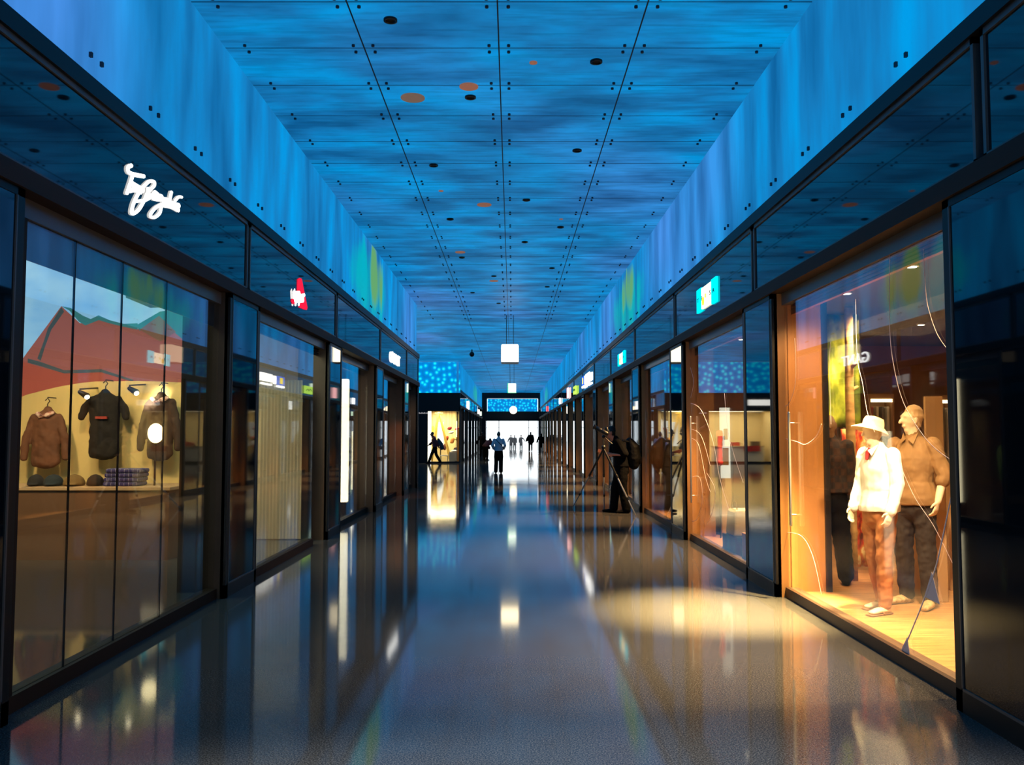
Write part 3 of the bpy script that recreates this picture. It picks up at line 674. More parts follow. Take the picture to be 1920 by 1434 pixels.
# birch poles
M_BIRCH = mat('birch bark', (.50, .30, .11), .85, var=.3, scale=5, bump=.5, stretch=(1, 1, 3)); M_BARKD = mat('dark bark', (.06, .035, .02), .9)
for (px, py, r_, lab, mt) in ((1602, 1088, .050, 'golden birch pole with branch stubs standing in the shop window', M_BIRCH), (1580, 1062, .035, 'thin dark tree pole behind the golden birch pole', M_BARKD)):
    c = at_z(px, py, FZ); c.z = FZ
    t = thing('birch_pole' if mt is M_BIRCH else 'tree_pole', lab, 'tree pole', c)
    pts = [c + Vector((random.uniform(-.012, .012), random.uniform(-.01, .01), z)) for z in (0, .5, 1, 1.5, 2, 2.5, 2.98)]
    MB().tube(pts, [r_, r_, r_ * .96, r_, r_ * .92, r_ * .9, r_ * .88], 14, cap=False).build('trunk', mt, t)
    for z in ((1.45, 2.05, 2.3, .9) if mt is M_BIRCH else (1.7,)):
        a = random.uniform(0, 6); d = Vector((math.cos(a), math.sin(a), .5)).normalized()
        if z == 1.45: d = Vector((-1, -.2, .25)).normalized()
        MB().tube([c + Vector((0, 0, z)), c + Vector((0, 0, z)) + d * (r_ + .05)], [.026, .018], 8).build('branch_stub', mt, t)
# forest backdrop banners and autumn leaf cloth
def leafmat(name, stops, sc):
    m = bpy.data.materials.new(name); m.use_nodes = True; nt = m.node_tree; b = nt.nodes['Principled BSDF']; b.inputs['Roughness'].default_value = .8
    tc = node(nt, 'ShaderNodeTexCoord'); n = node(nt, 'ShaderNodeTexNoise'); n.inputs['Scale'].default_value = sc; n.inputs['Detail'].default_value = 6
    mp = node(nt, 'ShaderNodeMapping'); mp.inputs['Scale'].default_value = (1, 1, .6)
    r = ramp(nt, stops); nt.links.new(tc.outputs['Object'], mp.inputs[0]); nt.links.new(mp.outputs[0], n.inputs[0]); nt.links.new(n.outputs[0], r.inputs[0]); nt.links.new(r.outputs[0], b.inputs['Base Color']); return m
M_FOREST = leafmat('printed green forest', [(.3, (.03, .04, .01)), (.48, (.22, .28, .02)), (.62, (.62, .68, .06)), (.75, (.85, .85, .3))], 5)
M_LEAF = leafmat('autumn leaf print', [(.34, (.10, .02, .01)), (.44, (.55, .04, .02)), (.52, (.75, .28, .06)), (.60, (.9, .75, .35)), (.7, (.6, .12, .04))], 9)
yb = 10.35
def banner(name, lab, px0, px1, z0, z1, y, mt, waves=5, taper=None):
    x0, x1 = (px0 - 960) * y / F, (px1 - 960) * y / F
    m = MB(); n = 24; k = 10
    g = [[None] * (k + 1) for _ in range(n + 1)]
    for i in range(n + 1):
        for q in range(k + 1):
            t = i / n; z = z0 + (z1 - z0) * q / k; xx = x0 + (x1 - x0) * t
            if taper: mid = (x0 + x1) / 2; xx = mid + (xx - mid) * (1 + taper * math.sin(PI * (q / k) * 1.6 + .4))
            g[i][q] = m.bm.verts.new((xx, y + .02 * math.sin(t * waves * 2 * PI), z))
    for i in range(n):
        for q in range(k): f = m.bm.faces.new((g[i][q], g[i + 1][q], g[i + 1][q + 1], g[i][q + 1])); f.smooth = True
    o = m.build(name, mt); s = o.modifiers.new('s', 'SOLIDIFY'); s.thickness = .012
    return tag(o, lab, 'banner')
banner('forest_banner', 'yellow green forest print banner hanging high behind the birch pole', 1543, 1612, 1.72, 3.065, yb, M_FOREST, 3)
banner('leaf_banner', 'red and yellow autumn leaf cloth hanging behind the birch pole, below the green banner', 1572, 1640, .10, 1.70, yb - .12, M_LEAF, 4, .12)
banner('leaf_banner', 'autumn leaf cloth at the dark right edge of the bright window', 1792, 1815, .07, 2.2, 8.6, M_LEAF, 2)
# inner post of the pier, seen through the glass
y9 = DR[1] - .70
struct(MB().box(2.82, 3.16, y9 - .02, y9 + .05, .06, 3.05).build(tname(), mat('orange brown pier lining', (.42, .18, .05), .5)))
struct(MB().box(3.16, 3.215, y9 - .05, y9 + .05, .06, 3.05).build(tname(), M_BLACK))
# tan display panels behind the mannequins
for (px0, px1, y, z1, lab) in ((1695, 1722, 8.6, 1.0, 'low tan board standing behind the khaki mannequin'), (1735, 1768, 8.3, 2.0, 'tall tan board behind the khaki mannequin'), (1772, 1783, 8.9, 1.25, 'narrow tan board at the right end of the window display')):
    x0, x1 = (px0 - 960) * y / F, (px1 - 960) * y / F
    tag(MB().box(x0, x1, y, y + .04, FZ, z1).build('display_board', mat('tan board', (.46, .27, .12), .7), bevel=.004), lab, 'display board')
# lit wall niches on the end wall
ye = DR[2] - .12
for i, (px0, px1, py) in enumerate(((1632, 1672, 748), (1748, 1785, 750), (1580, 1590, 752))):
    x0, x1 = (px0 - 960) * (ye - .3) / F, (px1 - 960) * (ye - .3) / F; zt = at_y(px0, py, ye - .3).z
    lab = ['lit clothing bay with glowing top strip behind the straw hat', 'lit clothing bay with framed pictures behind the khaki mannequin', 'narrow lit clothing bay beside the green banner'][i]
    t = thing('wall_shelf', lab, 'shelf', ((x0 + x1) / 2, ye - .16, .06))
    MB().box(x0 - .03, x0, ye - .32, ye, .06, zt + .08).box(x1, x1 + .03, ye - .32, ye, .06, zt + .08).box(x0, x1, ye - .32, ye, zt, zt + .08).box(x0, x1, ye - .03, ye, .06, zt).box(x0, x1, ye - .32, ye, .06, .3).box(x0, x1, ye - .3, ye - .03, 1.0, 1.03).build('carcass', mat('shelf wood', (.36, .19, .08), .6), t)
    MB().box(x0, x1, ye - .33, ye - .30, zt - .05, zt).build('light_strip', emat('warm strip light', (1, .80, .45), 5), t)
    for q in range(4):
        col = [(.25, .05, .04), (.45, .36, .24), (.12, .10, .09), (.5, .42, .34)][q]
        xx = x0 + (x1 - x0) * (q + .5) / 4
        g = MB().box(xx - .02, xx + .02, ye - .27, ye - .05, 1.12, zt - .12)
        tag(g.build('hanging_garment', mat('garment cloth %d' % q, col, .85), bevel=.008), ['dark red', 'beige', 'grey brown', 'cream'][q] + ' garment in the ' + lab.replace('lit clothing bay with ', 'bay with '), 'garment', 'garments in the lit wall bays')
# ================================================================== LAMPS OF THE OUTDOOR SHOP
def downlight(px, py, zc=3.07, s=1):
    p = at_z(px, py, zc - .005); t = thing('downlight', None, None, p)
    MB().lathe((p.x, p.y, zc - .02), [(.055, 0), (.055, .02)], 16).build('ring', M_WHITE, t)
    MB().lathe((p.x, p.y, zc - .024), [(.038, 0), (.038, .006)], 16).build('lens', emat('downlight lens', (1, .9, .7), 12), t)
    return t, p
for px, py, lab in ((1710, 497, 'round ceiling downlight above the khaki mannequin'), (1587, 548, 'round ceiling downlight above the birch pole'), (1727, 607, 'small ceiling downlight deep inside the shop with the mannequins'),
                    (1390, 635, 'ceiling downlight at the near end of the window with thin white arcs'), (1358, 651, 'ceiling downlight at the far end of the window with thin white arcs')):
    t, p = downlight(px, py); tag(t, lab, 'ceiling light', None)
lamp('near_floor_fill', 'SPOT', (.4, 1.0, 5.4), 2600, (1, .97, .92), .3, (.4, 1.0, 0), 78, .25)  # unseen spot added to brighten the floor nearest the camera
lamp('shop_spot', 'SPOT', (3.30, 7.95, 2.98), 17000 * STORE, (1, .68, .28), .06, (2.15, 8.2, 0), 46, 1)
lamp('shop_spot', 'SPOT', (3.25, 6.9, 2.98), 2800 * STORE, (1, .66, .32), .1, (1.9, 6.9, 0), 78, 1)
lamp('shop_spot', 'SPOT', (3.0, 6.2, 2.98), 1000 * STORE, WARM2, .05, (3.3, 7.3, 1.35), 52, .6)
lamp('shop_spot', 'SPOT', (3.3, 7.2, 2.98), 350 * STORE, WARM, .06, (3.1, 7.0, 0), 110, .8)
lamp('shop_spot', 'SPOT', (3.5, 5.6, 2.98), 650 * STORE, WARM, .06, (2.7, 5.4, 0), 110, .8)
lamp('shop_spot', 'SPOT', (3.9, 9.2, 2.98), 330 * STORE, (1, .72, .38), .08, (4.05, 10.4, 1.4), 95, .8)
lamp('shop_spot', 'SPOT', (3.0, 8.0, 2.9), 150 * STORE, WARM, .08, (3.0, 8.9, 1.2), 110, .8)
lamp('shop_ceiling_light', 'AREA', (4.9, 9.5, 3.0), 110 * STORE, WARM, 1.5, (4.9, 9.5, 0), sy=5)
lamp('shop_spot', 'SPOT', (3.35, 12.6, 2.98), 2800 * STORE, (1, .60, .26), .06, (1.8, 12.3, 0), 84, .8)
lamp('shop_spot', 'SPOT', (3.35, 10.9, 2.98), 420 * STORE, WARM2, .06, (2.6, 10.9, 0), 100, .8)
# ---- items in the second window of the same shop
pl = thing('wooden_plinth', 'orange brown wooden cube plinth low in the window with thin white arcs', 'plinth', (3.06, 10.75, FZ))
MB().box(2.90, 3.22, 10.5, 11.05, FZ, .40).build('box', mat('orange wood', (.40, .15, .05), .5, var=.15, scale=4), pl, bevel=.006)
m = MB().tube([(3.04, 10.75, .50), (3.04, 10.75, .59), (3.02, 10.77, .67)], [(.11, .09), (.12, .085), (.07, .05)], 12)
tag(remesh(m.build('white_pouch', M_WHITE), .012, 3), 'rounded white pouch lying on the orange wooden plinth', 'bag')
hb = thing('handbag', 'pale beige open tote bag on a stand behind the white pouch', 'handbag', (3.05, 11.6, .30))
b = MB(); b.obox((3.05, 11.6, .305), .34, .46, .34, 0, 0, .85); b.build('bag_body', mat('beige canvas', (.55, .42, .24), .7), hb, bevel=.03)
MB().tube([(2.95, 11.45, .62), (2.95, 11.5, .74), (2.95, 11.7, .74), (2.95, 11.75, .62)], .01, 6).build('handle', M_BRONZED, hb)
tag(MB().box(2.86, 3.24, 11.3, 11.9, FZ, .30).build('display_box', M_BRONZED, bevel=.005), 'dark low display box carrying the beige tote bag', 'display box')
pn = thing('lit_poster', 'tall bright white poster panel with blue and red figures in the shop', 'poster panel', (4.3, 13.9, FZ))
x0, x1 = (1350 - 960) * 13.6 / F, (1368 - 960) * 13.6 / F
MB().box(x0, x1, 13.6, 13.65, .95, 2.05).build('panel', emat('lit white poster', (1, .93, .75), 1.5), pn)
MB().box(x0 + .05, x1 - .04, 13.59, 13.6, 1.55, 1.72).build('printed_picture', mat('blue print', (.15, .2, .6), .6), pn)
MB().box(x0 + .03, x1 - .03, 13.585, 13.6, 1.15, 1.42).build('printed_picture', mat('tan print', (.55, .33, .12), .6), pn)
MB().box(x0, x1, 13.55, 13.7, FZ, .95).build('base', M_PLASTER, pn)
tag(MB().box((1374 - 960) * 13.72 / F, (1400 - 960) * 13.72 / F, 13.75, 14.1, FZ, 1.5).build('shop_counter', mat('dark red wood', (.09, .03, .02), .4), bevel=.01), 'dark red brown block counter beside the bright white poster panel', 'counter')
dr = thing('dress', 'red garment hanging at the edge of the bright white poster panel', 'dress', (3.17, 13.3, FZ))
m = MB().tube([(3.17, 13.3, 1.2), (3.17, 13.3, 1.4), (3.17, 13.3, 1.66)], [(.05, .06), (.04, .05), (.055, .04)], 10, (1, 0, 0)); remesh(m.build('cloth', mat('red cloth', (.5, .02, .02), .8), dr), .015, 2, .02, .05)
MB().tube([(3.17, 13.3, 1.2), (3.17, 13.3, FZ + .01)], .012, 6).build('stand', M_BLACK, dr)
# ---- thin white line drawings on the glass
def vinyl(win, s, f, curves, tris=(), name='glass_drawing'):
    X = s * (f - .0015); m = MB()
    for w_, pts in curves:
        p3 = [at_x(px, py, X) for px, py in pts]
        # smooth the polyline
        out = []
        for i in range(len(p3) - 1):
            a, b, c, d = p3[max(0, i - 1)], p3[i], p3[i + 1], p3[min(len(p3) - 1, i + 2)]
            for q in range(6):
                t = q / 6; out.append(.5 * ((2 * b) + (c - a) * t + (2 * a - 5 * b + 4 * c - d) * t * t + (3 * b - a - 3 * c + d) * t ** 3))
        out.append(p3[-1])
        m.tube(out, [(w_, .0015)] * len(out), 6, (0, 1, 0))
    for t in tris:
        m.poly([at_x(px, py, X) for px, py in t], Vector((s * .002, 0, 0)))
    m.build(name, mat('lilac white vinyl', (.9, .75, .72), .6), win)
vinyl(wins['r1'], 1, abs(GR), [(.0028, [(1490, 634), (1492, 684), (1490, 725), (1480, 755), (1470, 763)]), (.0028, [(1540, 795), (1530, 818), (1510, 833), (1494, 828), (1472, 822)]),
    (.002, [(1557, 641), (1555, 688), (1558, 795)]), (.002, [(1604, 561), (1607, 668), (1617, 718), (1626, 772), (1640, 810)]), (.003, [(1668, 467), (1668, 614), (1676, 688), (1694, 755), (1728, 812), (1755, 842), (1786, 864)]),
    (.002, [(1731, 467), (1736, 551), (1743, 587), (1758, 628), (1781, 661)]), (.002, [(1770, 440), (1775, 517), (1780, 567)]), (.002, [(1691, 880), (1716, 934), (1750, 985), (1787, 1058)]),
    (.008, [(1787, 913), (1766, 1014), (1750, 1077), (1708, 1185), (1691, 1219)]), (.003, [(1473, 998), (1503, 1005), (1524, 1043), (1540, 1114)])],
    [[(1747, 1072), (1733, 1118), (1762, 1133)], [(1701, 1194), (1689, 1219), (1706, 1229)]])
g2 = lambda L_: [(1200 + x / 2.276, 500 + y / 2.276) for x, y in L_]
vinyl(wins['r2'], 1, abs(GR), [(.003, g2(q)) for q in ([(215, 430), (228, 500), (205, 600)], [(210, 580), (260, 610), (310, 740), (340, 900), (380, 1040)], [(210, 690), (260, 720), (300, 850)], [(215, 730), (250, 760), (280, 900), (300, 960)],
    [(360, 540), (375, 700), (400, 800), (440, 920)], [(215, 900), (255, 900), (265, 1000), (240, 1080), (212, 1060), (215, 900)], [(285, 880), (320, 950), (310, 1040), (285, 1100)])])
handle_bar(wins['r1'], 1, abs(GR), at_x(1490, 850, GR).y, .75, 1.85)
handle_bar(wins['r2'], 1, abs(GR), at_x(1301, 820, GR).y, .6, 1.9)
# ================================================================== MENSWEAR SHOP (left, near)
Y0 = 11.0
pt = thing('display_plinth', 'long brown display plinth under the hanging jackets', 'plinth', (-5.5, Y0 + .4, .06))
MB().box(-7.6, -4.32, Y0, Y0 + .9, .06, .93).build('base', mat('brown laminate', (.17, .09, .05), .6), pt)
MB().box(-7.62, -4.30, Y0 - .02, Y0 + .92, .93, .97).build('top', mat('pale top', (.55, .38, .22), .3), pt, bevel=.004)
# cream backdrop board with a curved top
yk = 12.25; prof = [(30, 748), (50, 740), (80, 732), (110, 725), (150, 718), (180, 715), (260, 714), (346, 717)]
pts = [at_y(px, py, yk) for px, py in prof]
pts = [Vector((pts[0].x - 1, yk, pts[0].z - .3))] + pts + [Vector((pts[-1].x, yk, .06)), Vector((pts[0].x - 1, yk, .06))]
tag(MB().poly(pts, Vector((0, .06, 0))).build('backdrop_board', mat('cream yellow board', (.72, .60, .27), .75)), 'cream yellow backdrop board with a curved top behind the hanging jackets', 'backdrop board')
# view of red gabled houses and sky, put in as a flat glowing panel
ym = 12.5
pic = thing('glowing_view_panel', 'large flat glowing panel showing red gabled houses under a blue sky above the jackets', 'picture', (-5.7, ym, 1.9))
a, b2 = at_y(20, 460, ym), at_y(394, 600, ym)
MB().box(a.x - .6, b2.x, ym, ym + .1, 1.9, 4.5).build('sky_panel', mat('glowing sky panel', (.05, .08, .1), .5, emit=(.28, .56, .78), es=1.1), pic)
mm = MATS['glowing sky panel']; nt = mm.node_tree; tc = node(nt, 'ShaderNodeTexCoord'); nf = noise(nt, tc.outputs['Object'], 1.1, (1, 1, 1.6), 4); rp = ramp(nt, [(.3, (.16, .42, .75)), (.6, (.34, .62, .80)), (.75, (.5, .75, .85))]); nt.links.new(nf, rp.inputs[0]); nt.links.new(rp.outputs[0], nt.nodes['Principled BSDF'].inputs['Emission Color'])
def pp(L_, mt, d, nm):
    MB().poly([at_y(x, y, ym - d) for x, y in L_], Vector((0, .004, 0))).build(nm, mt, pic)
RED = mat('glowing red facade', (.1, .02, .02), .6, emit=(.30, .095, .075), es=1); RED2 = mat('glowing bright red', (.1, .02, .02), .6, emit=(.36, .07, .04), es=1)
TEAL = mat('glowing teal roof', (.02, .06, .06), .6, emit=(.035, .19, .20), es=1); TEALD = mat('glowing dark eave', (.02, .03, .03), .6, emit=(.05, .075, .08), es=1); OLV = mat('glowing brown patch', (.1, .05, .03), .6, emit=(.16, .085, .05), es=1)
pp([(50, 662), (115, 574), (150, 606), (185, 600), (210, 606), (260, 617), (290, 600), (345, 605), (396, 640), (396, 775), (30, 775), (30, 690)], RED, .006, 'house_shape')
pp([(50, 680), (80, 690), (120, 697), (190, 694), (260, 715), (396, 720), (396, 775), (30, 775), (30, 676)], RED2, .012, 'house_shape')
pp([(115, 574), (132, 577), (156, 592), (170, 598), (185, 591), (205, 600), (232, 607), (258, 606), (258, 618), (225, 611), (205, 606), (185, 600), (160, 610), (148, 603), (130, 582)], TEAL, .016, 'roof_shape')
pp([(255, 610), (300, 584), (330, 580), (396, 592), (396, 660), (370, 652), (340, 634), (300, 600), (262, 620)], TEAL, .010, 'roof_shape')
pp([(262, 618), (298, 592), (330, 622), (300, 640)], OLV, .018, 'house_shape')
pp([(115, 576), (120, 584), (96, 618), (84, 650), (76, 676), (70, 672), (82, 640), (90, 615)], TEALD, .018, 'roof_shape')
pp([(52, 672), (75, 678), (120, 694), (190, 692), (250, 712), (250, 716), (190, 698), (120, 700), (75, 686), (52, 680)], TEALD, .020, 'roof_shape')
pp([(235, 545), (262, 548), (330, 575), (282, 577), (236, 558)], TEALD, .020, 'roof_shape')
# hanging jackets and T-shirt
def jacket(px0, px1, pyt, pyb, y, mt, name, lab, collar=None, extra=None, rot=0, sl=.5):
    xc = ((px0 + px1) / 2 - 960) * y / F; zt = at_y(0, pyt, y).z; zb = max(1.25, at_y(0, pyb, y).z); w_ = (px1 - px0) * y / F * .5
    t = thing(name, lab, 'garment', (xc, y, zb)); hgt = zt - zb; k = w_ / .34
    m = MB()
    m.tube([(xc, y, zb), (xc, y, zb + hgt * .5), (xc, y, zt - .14), (xc, y, zt - .06), (xc, y, zt)], [(.21 * k, .09), (.20 * k, .10), (.22 * k, .10), (.15 * k, .07), (.06, .05)], 14, (1, 0, 0))
    for s in (-1, 1): m.tube([(xc + s * .17 * k, y, zt - .11), (xc + s * .27 * k, y - .02, zt - .11 - hgt * sl * .5), (xc + s * .30 * k, y - .03, zt - .11 - hgt * sl)], [.06, .058, .052], 10)
    remesh(m.build('cloth', mt, t), .014, 3, .03, .09)
    MB().tube([(xc, 12.245, zt + .17), (xc, y, zt + .17)], .008, 6).tube([(xc, y, zt - .02), (xc, y, zt + .08), (xc + .03, y, zt + .12), (xc, y, zt + .16), (xc - .03, y, zt + .13)], .008, 6).build('hanger_hook', M_BLKP, t)
    if collar: MB().tube([(xc - .10, y - .07, zt - .05), (xc - .03, y - .11, zt - .10), (xc + .05, y - .11, zt - .08), (xc + .11, y - .06, zt - .04)], [(.03, .02), (.045, .025), (.045, .025), (.03, .02)], 8).build('scarf', collar, t)
    if extra: MB().box(xc - .07, xc + .09, y - .135, y - .10, zb + hgt * .56, zb + hgt * .60).build('chest_print', extra, t)
    return t
REDW = mat('red and white check cloth', (.5, .08, .06), .8, col2=(.9, .75, .65), var=.3, scale=30)
jacket(44, 134, 768, 885, 12.03, mat('brown jacket cloth', (.13, .055, .03), .8, var=.25, scale=8), 'jacket', 'brown jacket with a red and white scarf hanging above the plinth', REDW, sl=.75)
jacket(150, 244, 735, 850, 12.03, mat('black shirt cloth', (.006, .006, .007), .9), 't_shirt', 'black polo shirt with a small red chest print hanging in the middle', None, mat('dull red print', (.25, .03, .02), .7), sl=.28)
jacket(262, 342, 740, 852, 12.03, mat('dark brown jacket cloth', (.035, .02, .016), .85), 'jacket', 'dark brown jacket with red check scarf hanging beside the bright wall glow', REDW, sl=.75)
# things on the plinth
def folded(x, y, z, w_, d_, h_, mt, lab, cat='folded clothes', name='folded_shirt', group=None):
    m = MB().obox((x, y, z), w_, d_, h_, random.uniform(-.05, .05)); o = m.build(name, mt, bevel=min(.02, h_ * .4)); tag(o, lab, cat, group); return o
M_CHK = mat('navy check cloth', (.02, .02, .12), .8); nt = M_CHK.node_tree; tc = node(nt, 'ShaderNodeTexCoord'); ck = node(nt, 'ShaderNodeTexBrick'); ck.inputs['Scale'].default_value = 9; ck.inputs['Color1'].default_value = (.02, .02, .12, 1); ck.inputs['Color2'].default_value = (.03, .02, .14, 1); ck.inputs['Mortar'].default_value = (.4, .4, .5, 1); ck.inputs['Mortar Size'].default_value = .018
nt.links.new(tc.outputs['Object'], ck.inputs[0]); nt.links.new(ck.outputs[0], nt.nodes['Principled BSDF'].inputs['Base Color'])
pos = ['lowest', 'second', 'third', 'topmost']
for i in range(4): folded(-5.03 + .01 * i, 11.35, .971 + i * .056, .44, .34, .054, M_CHK, 'navy check folded shirt, %s of the stack on the brown plinth' % pos[i], group='navy check shirts stacked on the plinth')
for i, (px, w_, col, cn) in enumerate(((64, .17, (.01, .012, .015), 'black cap at the end of the plinth under the brown jacket'), (97, .2, (.008, .02, .03), 'dark blue black cap beside the black cap on the plinth'), (136, .22, (.16, .10, .03), 'olive brown folded pullover on the plinth beside the dark caps'), (176, .18, (.012, .008, .006), 'black folded garment on the plinth beside the navy check stack'))):
    x = (px - 960) * 11.2 / F
    m = MB().lathe((x, 11.3, .975), [(w_ * .60, 0), (w_ * .62, .03), (w_ * .52, .09), (w_ * .3, .13), (.01, .145)], 18)
    if 'cap' in cn: m.tube([(x + .02, 11.2, 1.0), (x + .03, 11.12, .993)], [(.08, .012), (.06, .008)], 8, (1, 0, 0))
    o = m.build('cap' if 'cap' in cn else 'folded_garment', mat('plinth item %d' % i, col, .85)); remesh(o, .012, 2); tag(o, cn, 'cap' if 'cap' in cn else 'folded clothes')
# small lamp glow and spot on the board
sl_ = thing('wall_lamp', 'glowing round lamp standing beside the dark brown jacket', 'lamp', at_y(292, 850, 11.35))
c = at_y(292, 812, 11.35); MB().ball(c, (.10, .10, .13)).build('lamp_shade', emat('warm globe', (1, .80, .42), 6), sl_)
MB().tube([c - Vector((0, 0, .12)), (c.x, c.y, .975)], .014, 8).build('stand', M_BRONZED, sl_)
for px, py, lab in ((150, 735, 'small black spot lamp on the cream board between the brown jacket and the polo shirt'), (243, 728, 'small black spot lamp on the cream board beside the bright glow')):
    p = at_y(px, py, 11.75); t = thing('spot_lamp', lab, 'spot lamp', p)
    MB().tube([p + Vector((0, .495, .08)), p + Vector((0, .0, .04))], .012, 6).tube([p, p + Vector((.07, .04, -.05))], [.03, .045], 10).build('housing', M_BLKP, t)
    MB().ball(p + Vector((.08, .03, -.06)), .035).build('bulb', emat('warm bulb', (1, .85, .55), 14), t)
lamp('shop_spot', 'SPOT', at_y(255, 735, 11.7), 120 * STORE, (1, .82, .5), .05, at_y(300, 760, 12.25), 60, .9)
lamp('shop_spot', 'SPOT', (-6.2, 9.6, 3.6), 340 * STORE, WARM, .1, (-5.9, 11.9, 1.4), 80, .9)
lamp('shop_spot', 'SPOT', (-4.8, 9.4, 3.6), 270 * STORE, WARM, .1, (-5.0, 11.9, 1.3), 80, .9)
lamp('shop_ceiling_light', 'AREA', (-5.4, 8.2, 4.6), 100 * STORE, (.75, 1, .75), 2.0, (-5.4, 8.2, 0), sy=3)
# pleated paper partition in the next window
m = MB(); n = 26; zt = 2.45
x0, x1 = (484 - 960) * 13.1 / F, -3.16
for i in range(n):
    a = x0 + (x1 - x0) * i / n; b_ = x0 + (x1 - x0) * (i + 1) / n; o1 = .018 * (i % 2); o2 = .018 * ((i + 1) % 2)
    z0 = .07
    v = [m.bm.verts.new(p) for p in ((a, 13.1 + o1, z0), (b_, 13.1 + o2, z0), (b_, 13.1 + o2, zt), (a, 13.1 + o1, zt))]; m.bm.faces.new(v)
o = m.build('pleated_curtain', mat('beige pleated cloth', (.55, .47, .33), .8)); s = o.modifiers.new('s', 'SOLIDIFY'); s.thickness = .004
tag(o, 'beige pleated curtain standing behind the second left shop window', 'curtain')
lamp('shop_ceiling_light', 'AREA', (-3.7, 11.4, 2.9), 18 * STORE, (.95, 1, .62), .5, (-3.55, 13.1, .8), sy=1.6)
lamp('shop_spot', 'SPOT', (-3.35, 11.9, 2.9), 120 * STORE, (.9, 1, .75), .06, (-2.7, 11.6, 0), 90, .7)
# ---- white shop, left row
for y, z1, w_, lab, es in ((17.1, 2.72, .26, 'tall glowing white column lamp inside the third left window', 5.0), (20.9, 1.7, .5, 'glowing white panel inside the fourth left window', 3.0)):
    x = -3.36 if y < 18 else -3.6
    t = thing('light_column', lab, 'column lamp', (x, y, .06)); MB().box(x - w_ / 2, x + w_ / 2, y, y + .15, .3, z1).build('diffuser', emat('white diffuser %d' % y, (1, .86, .55), es), t, bevel=.02)
    MB().box(x - w_ / 2 - .03, x + w_ / 2 + .03, y - .03, y + .18, .06, .3).build('base', M_BRONZE, t)
for y in (15.6, 20.3, 24.6): lamp('shop_spot', 'SPOT', (-3.6, y, 2.95), 110 * STORE, WARM2, .1, (-3.3, y + 1.2, .6), 120, .9)
lamp('shop_spot', 'SPOT', (-3.0, 22.0, 2.9), 160, (1, .35, .12), .05, (-2.9, 23.1, .3), 60, .9)
# ---- right row, remaining shops: warm ceiling lights along the glass
for k in range(2, 15):
    y = (DR[k] + DR[k + 1]) / 2
    lamp('shop_spot', 'SPOT', (3.35, y + .6, 2.98), (3800, 2600, 2300, 2600)[k % 4] * STORE, (1, .56, .22) if k % 3 else (1, .64, .30), .08, (1.8, y + .5, 0), 62, .7)
for k in range(0, 6):
    lamp('shop_spot', 'SPOT', (-3.5, DL2[k] + 2, 2.98), 200 * STORE, WARM2, .08, (-2.8, DL2[k] + 2, 0), 105, .8)
# racks of clothes in the right row
def rack(x, y, n, lab, cols, rz=0):
    t = thing('clothes_rack', lab, 'clothes rack', (x, y, .06)); 
    MB().tube([(x, y - .6, .08), (x, y - .6, 1.55), (x, y + .6, 1.55), (x, y + .6, .08)], .016, 8).tube([(x - .25, y - .6, .08), (x + .25, y - .6, .08)], .016, 6).tube([(x - .25, y + .6, .08), (x + .25, y + .6, .08)], .016, 6).build('rail', M_ALU, t)
    base = {}
    for i in range(n):
        yy = y - .5 + i * 1.0 / (n - 1); c = cols[i % len(cols)]; nm = c[0]
        if nm not in base:
            m = MB(); m.tube([(x, yy, .75), (x, yy, 1.2), (x, yy, 1.40), (x, yy, 1.49)], [(.20, .03), (.22, .035), (.19, .03), (.04, .02)], 12, (1, 0, 0))
            o = m.build('hanging_shirt', mat(nm + ' rack cloth', c[1], .85)); base[nm] = (o, yy)
        else:
            o = base[nm][0].copy(); C.objects.link(o); o.location.y = yy - base[nm][1]
        tag(o, '%s shirt hanging on the %s' % (nm, lab), 'shirt', 'shirts on the ' + lab)
rack(4.2, 16.8, 9, 'silver clothes rack behind the window beside the person in black', [('red', (.45, .03, .02)), ('cream', (.7, .6, .45)), ('blue', (.05, .1, .35))])
rack(4.2, 21.6, 9, 'silver clothes rack behind the window beyond the person in black', [('orange', (.6, .2, .03)), ('white', (.75, .72, .66)), ('brown', (.15, .07, .03))])
rack(-4.3, 16.4, 9, 'silver clothes rack beside the tall glowing column lamp', [('grey', (.2, .2, .2)), ('beige', (.6, .5, .3)), ('green', (.1, .2, .06))])
rack(-4.3, 22.6, 9, 'silver clothes rack behind the last left window before the passage', [('black', (.02, .02, .02)), ('blue', (.1, .2, .45)), ('rust', (.4, .12, .03))])
# ================================================================== GIFT SHOP ACROSS THE PASSAGE
yf = YFAC + 1.2
af = thing('easel', 'tall yellow A shaped wooden frame in the bright gift shop window', 'wooden frame', (at_y(822, 860, yf).x, yf, 0))
Y_ = mat('yellow painted wood', (.85, .55, .10), .5)
ap_ = at_y(822, 774, yf); l1 = at_y(809, 838, yf); l2 = at_y(845, 846, yf)
MB().tube([ap_, (l1.x, yf, .02)], [(.07, .05)] * 2, 4, (1, 0, 0)).build('leg', Y_, af); MB().tube([ap_ + Vector((.05, .06, 0)), (l2.x, yf + .06, .02)], [(.07, .05)] * 2, 4, (1, 0, 0)).build('leg', Y_, af)
MB().box(ap_.x - .2, ap_.x + .25, yf - .03, yf + .08, ap_.z - .05, ap_.z + .02).build('top_block', Y_, af)
b = at_y(854, 866, yf - .6)
pl = thing('round_plinth', 'pale grey plinth with a rounded top in the gift shop window', 'plinth', (b.x, yf - .6, 0))
MB().box(b.x - .35, b.x + .30, yf - .8, yf - .4, 0.005, .62).build('box', mat('pale stone', (.50, .45, .36), .8), pl, bevel=.03)
MB().lathe((b.x - .05, yf - .6, .625), [(.22, 0), (.22, .05), (.1, .09), (.01, .1)], 20).build('cushion', M_WHITE, pl)
b = at_y(833, 866, yf - .5)
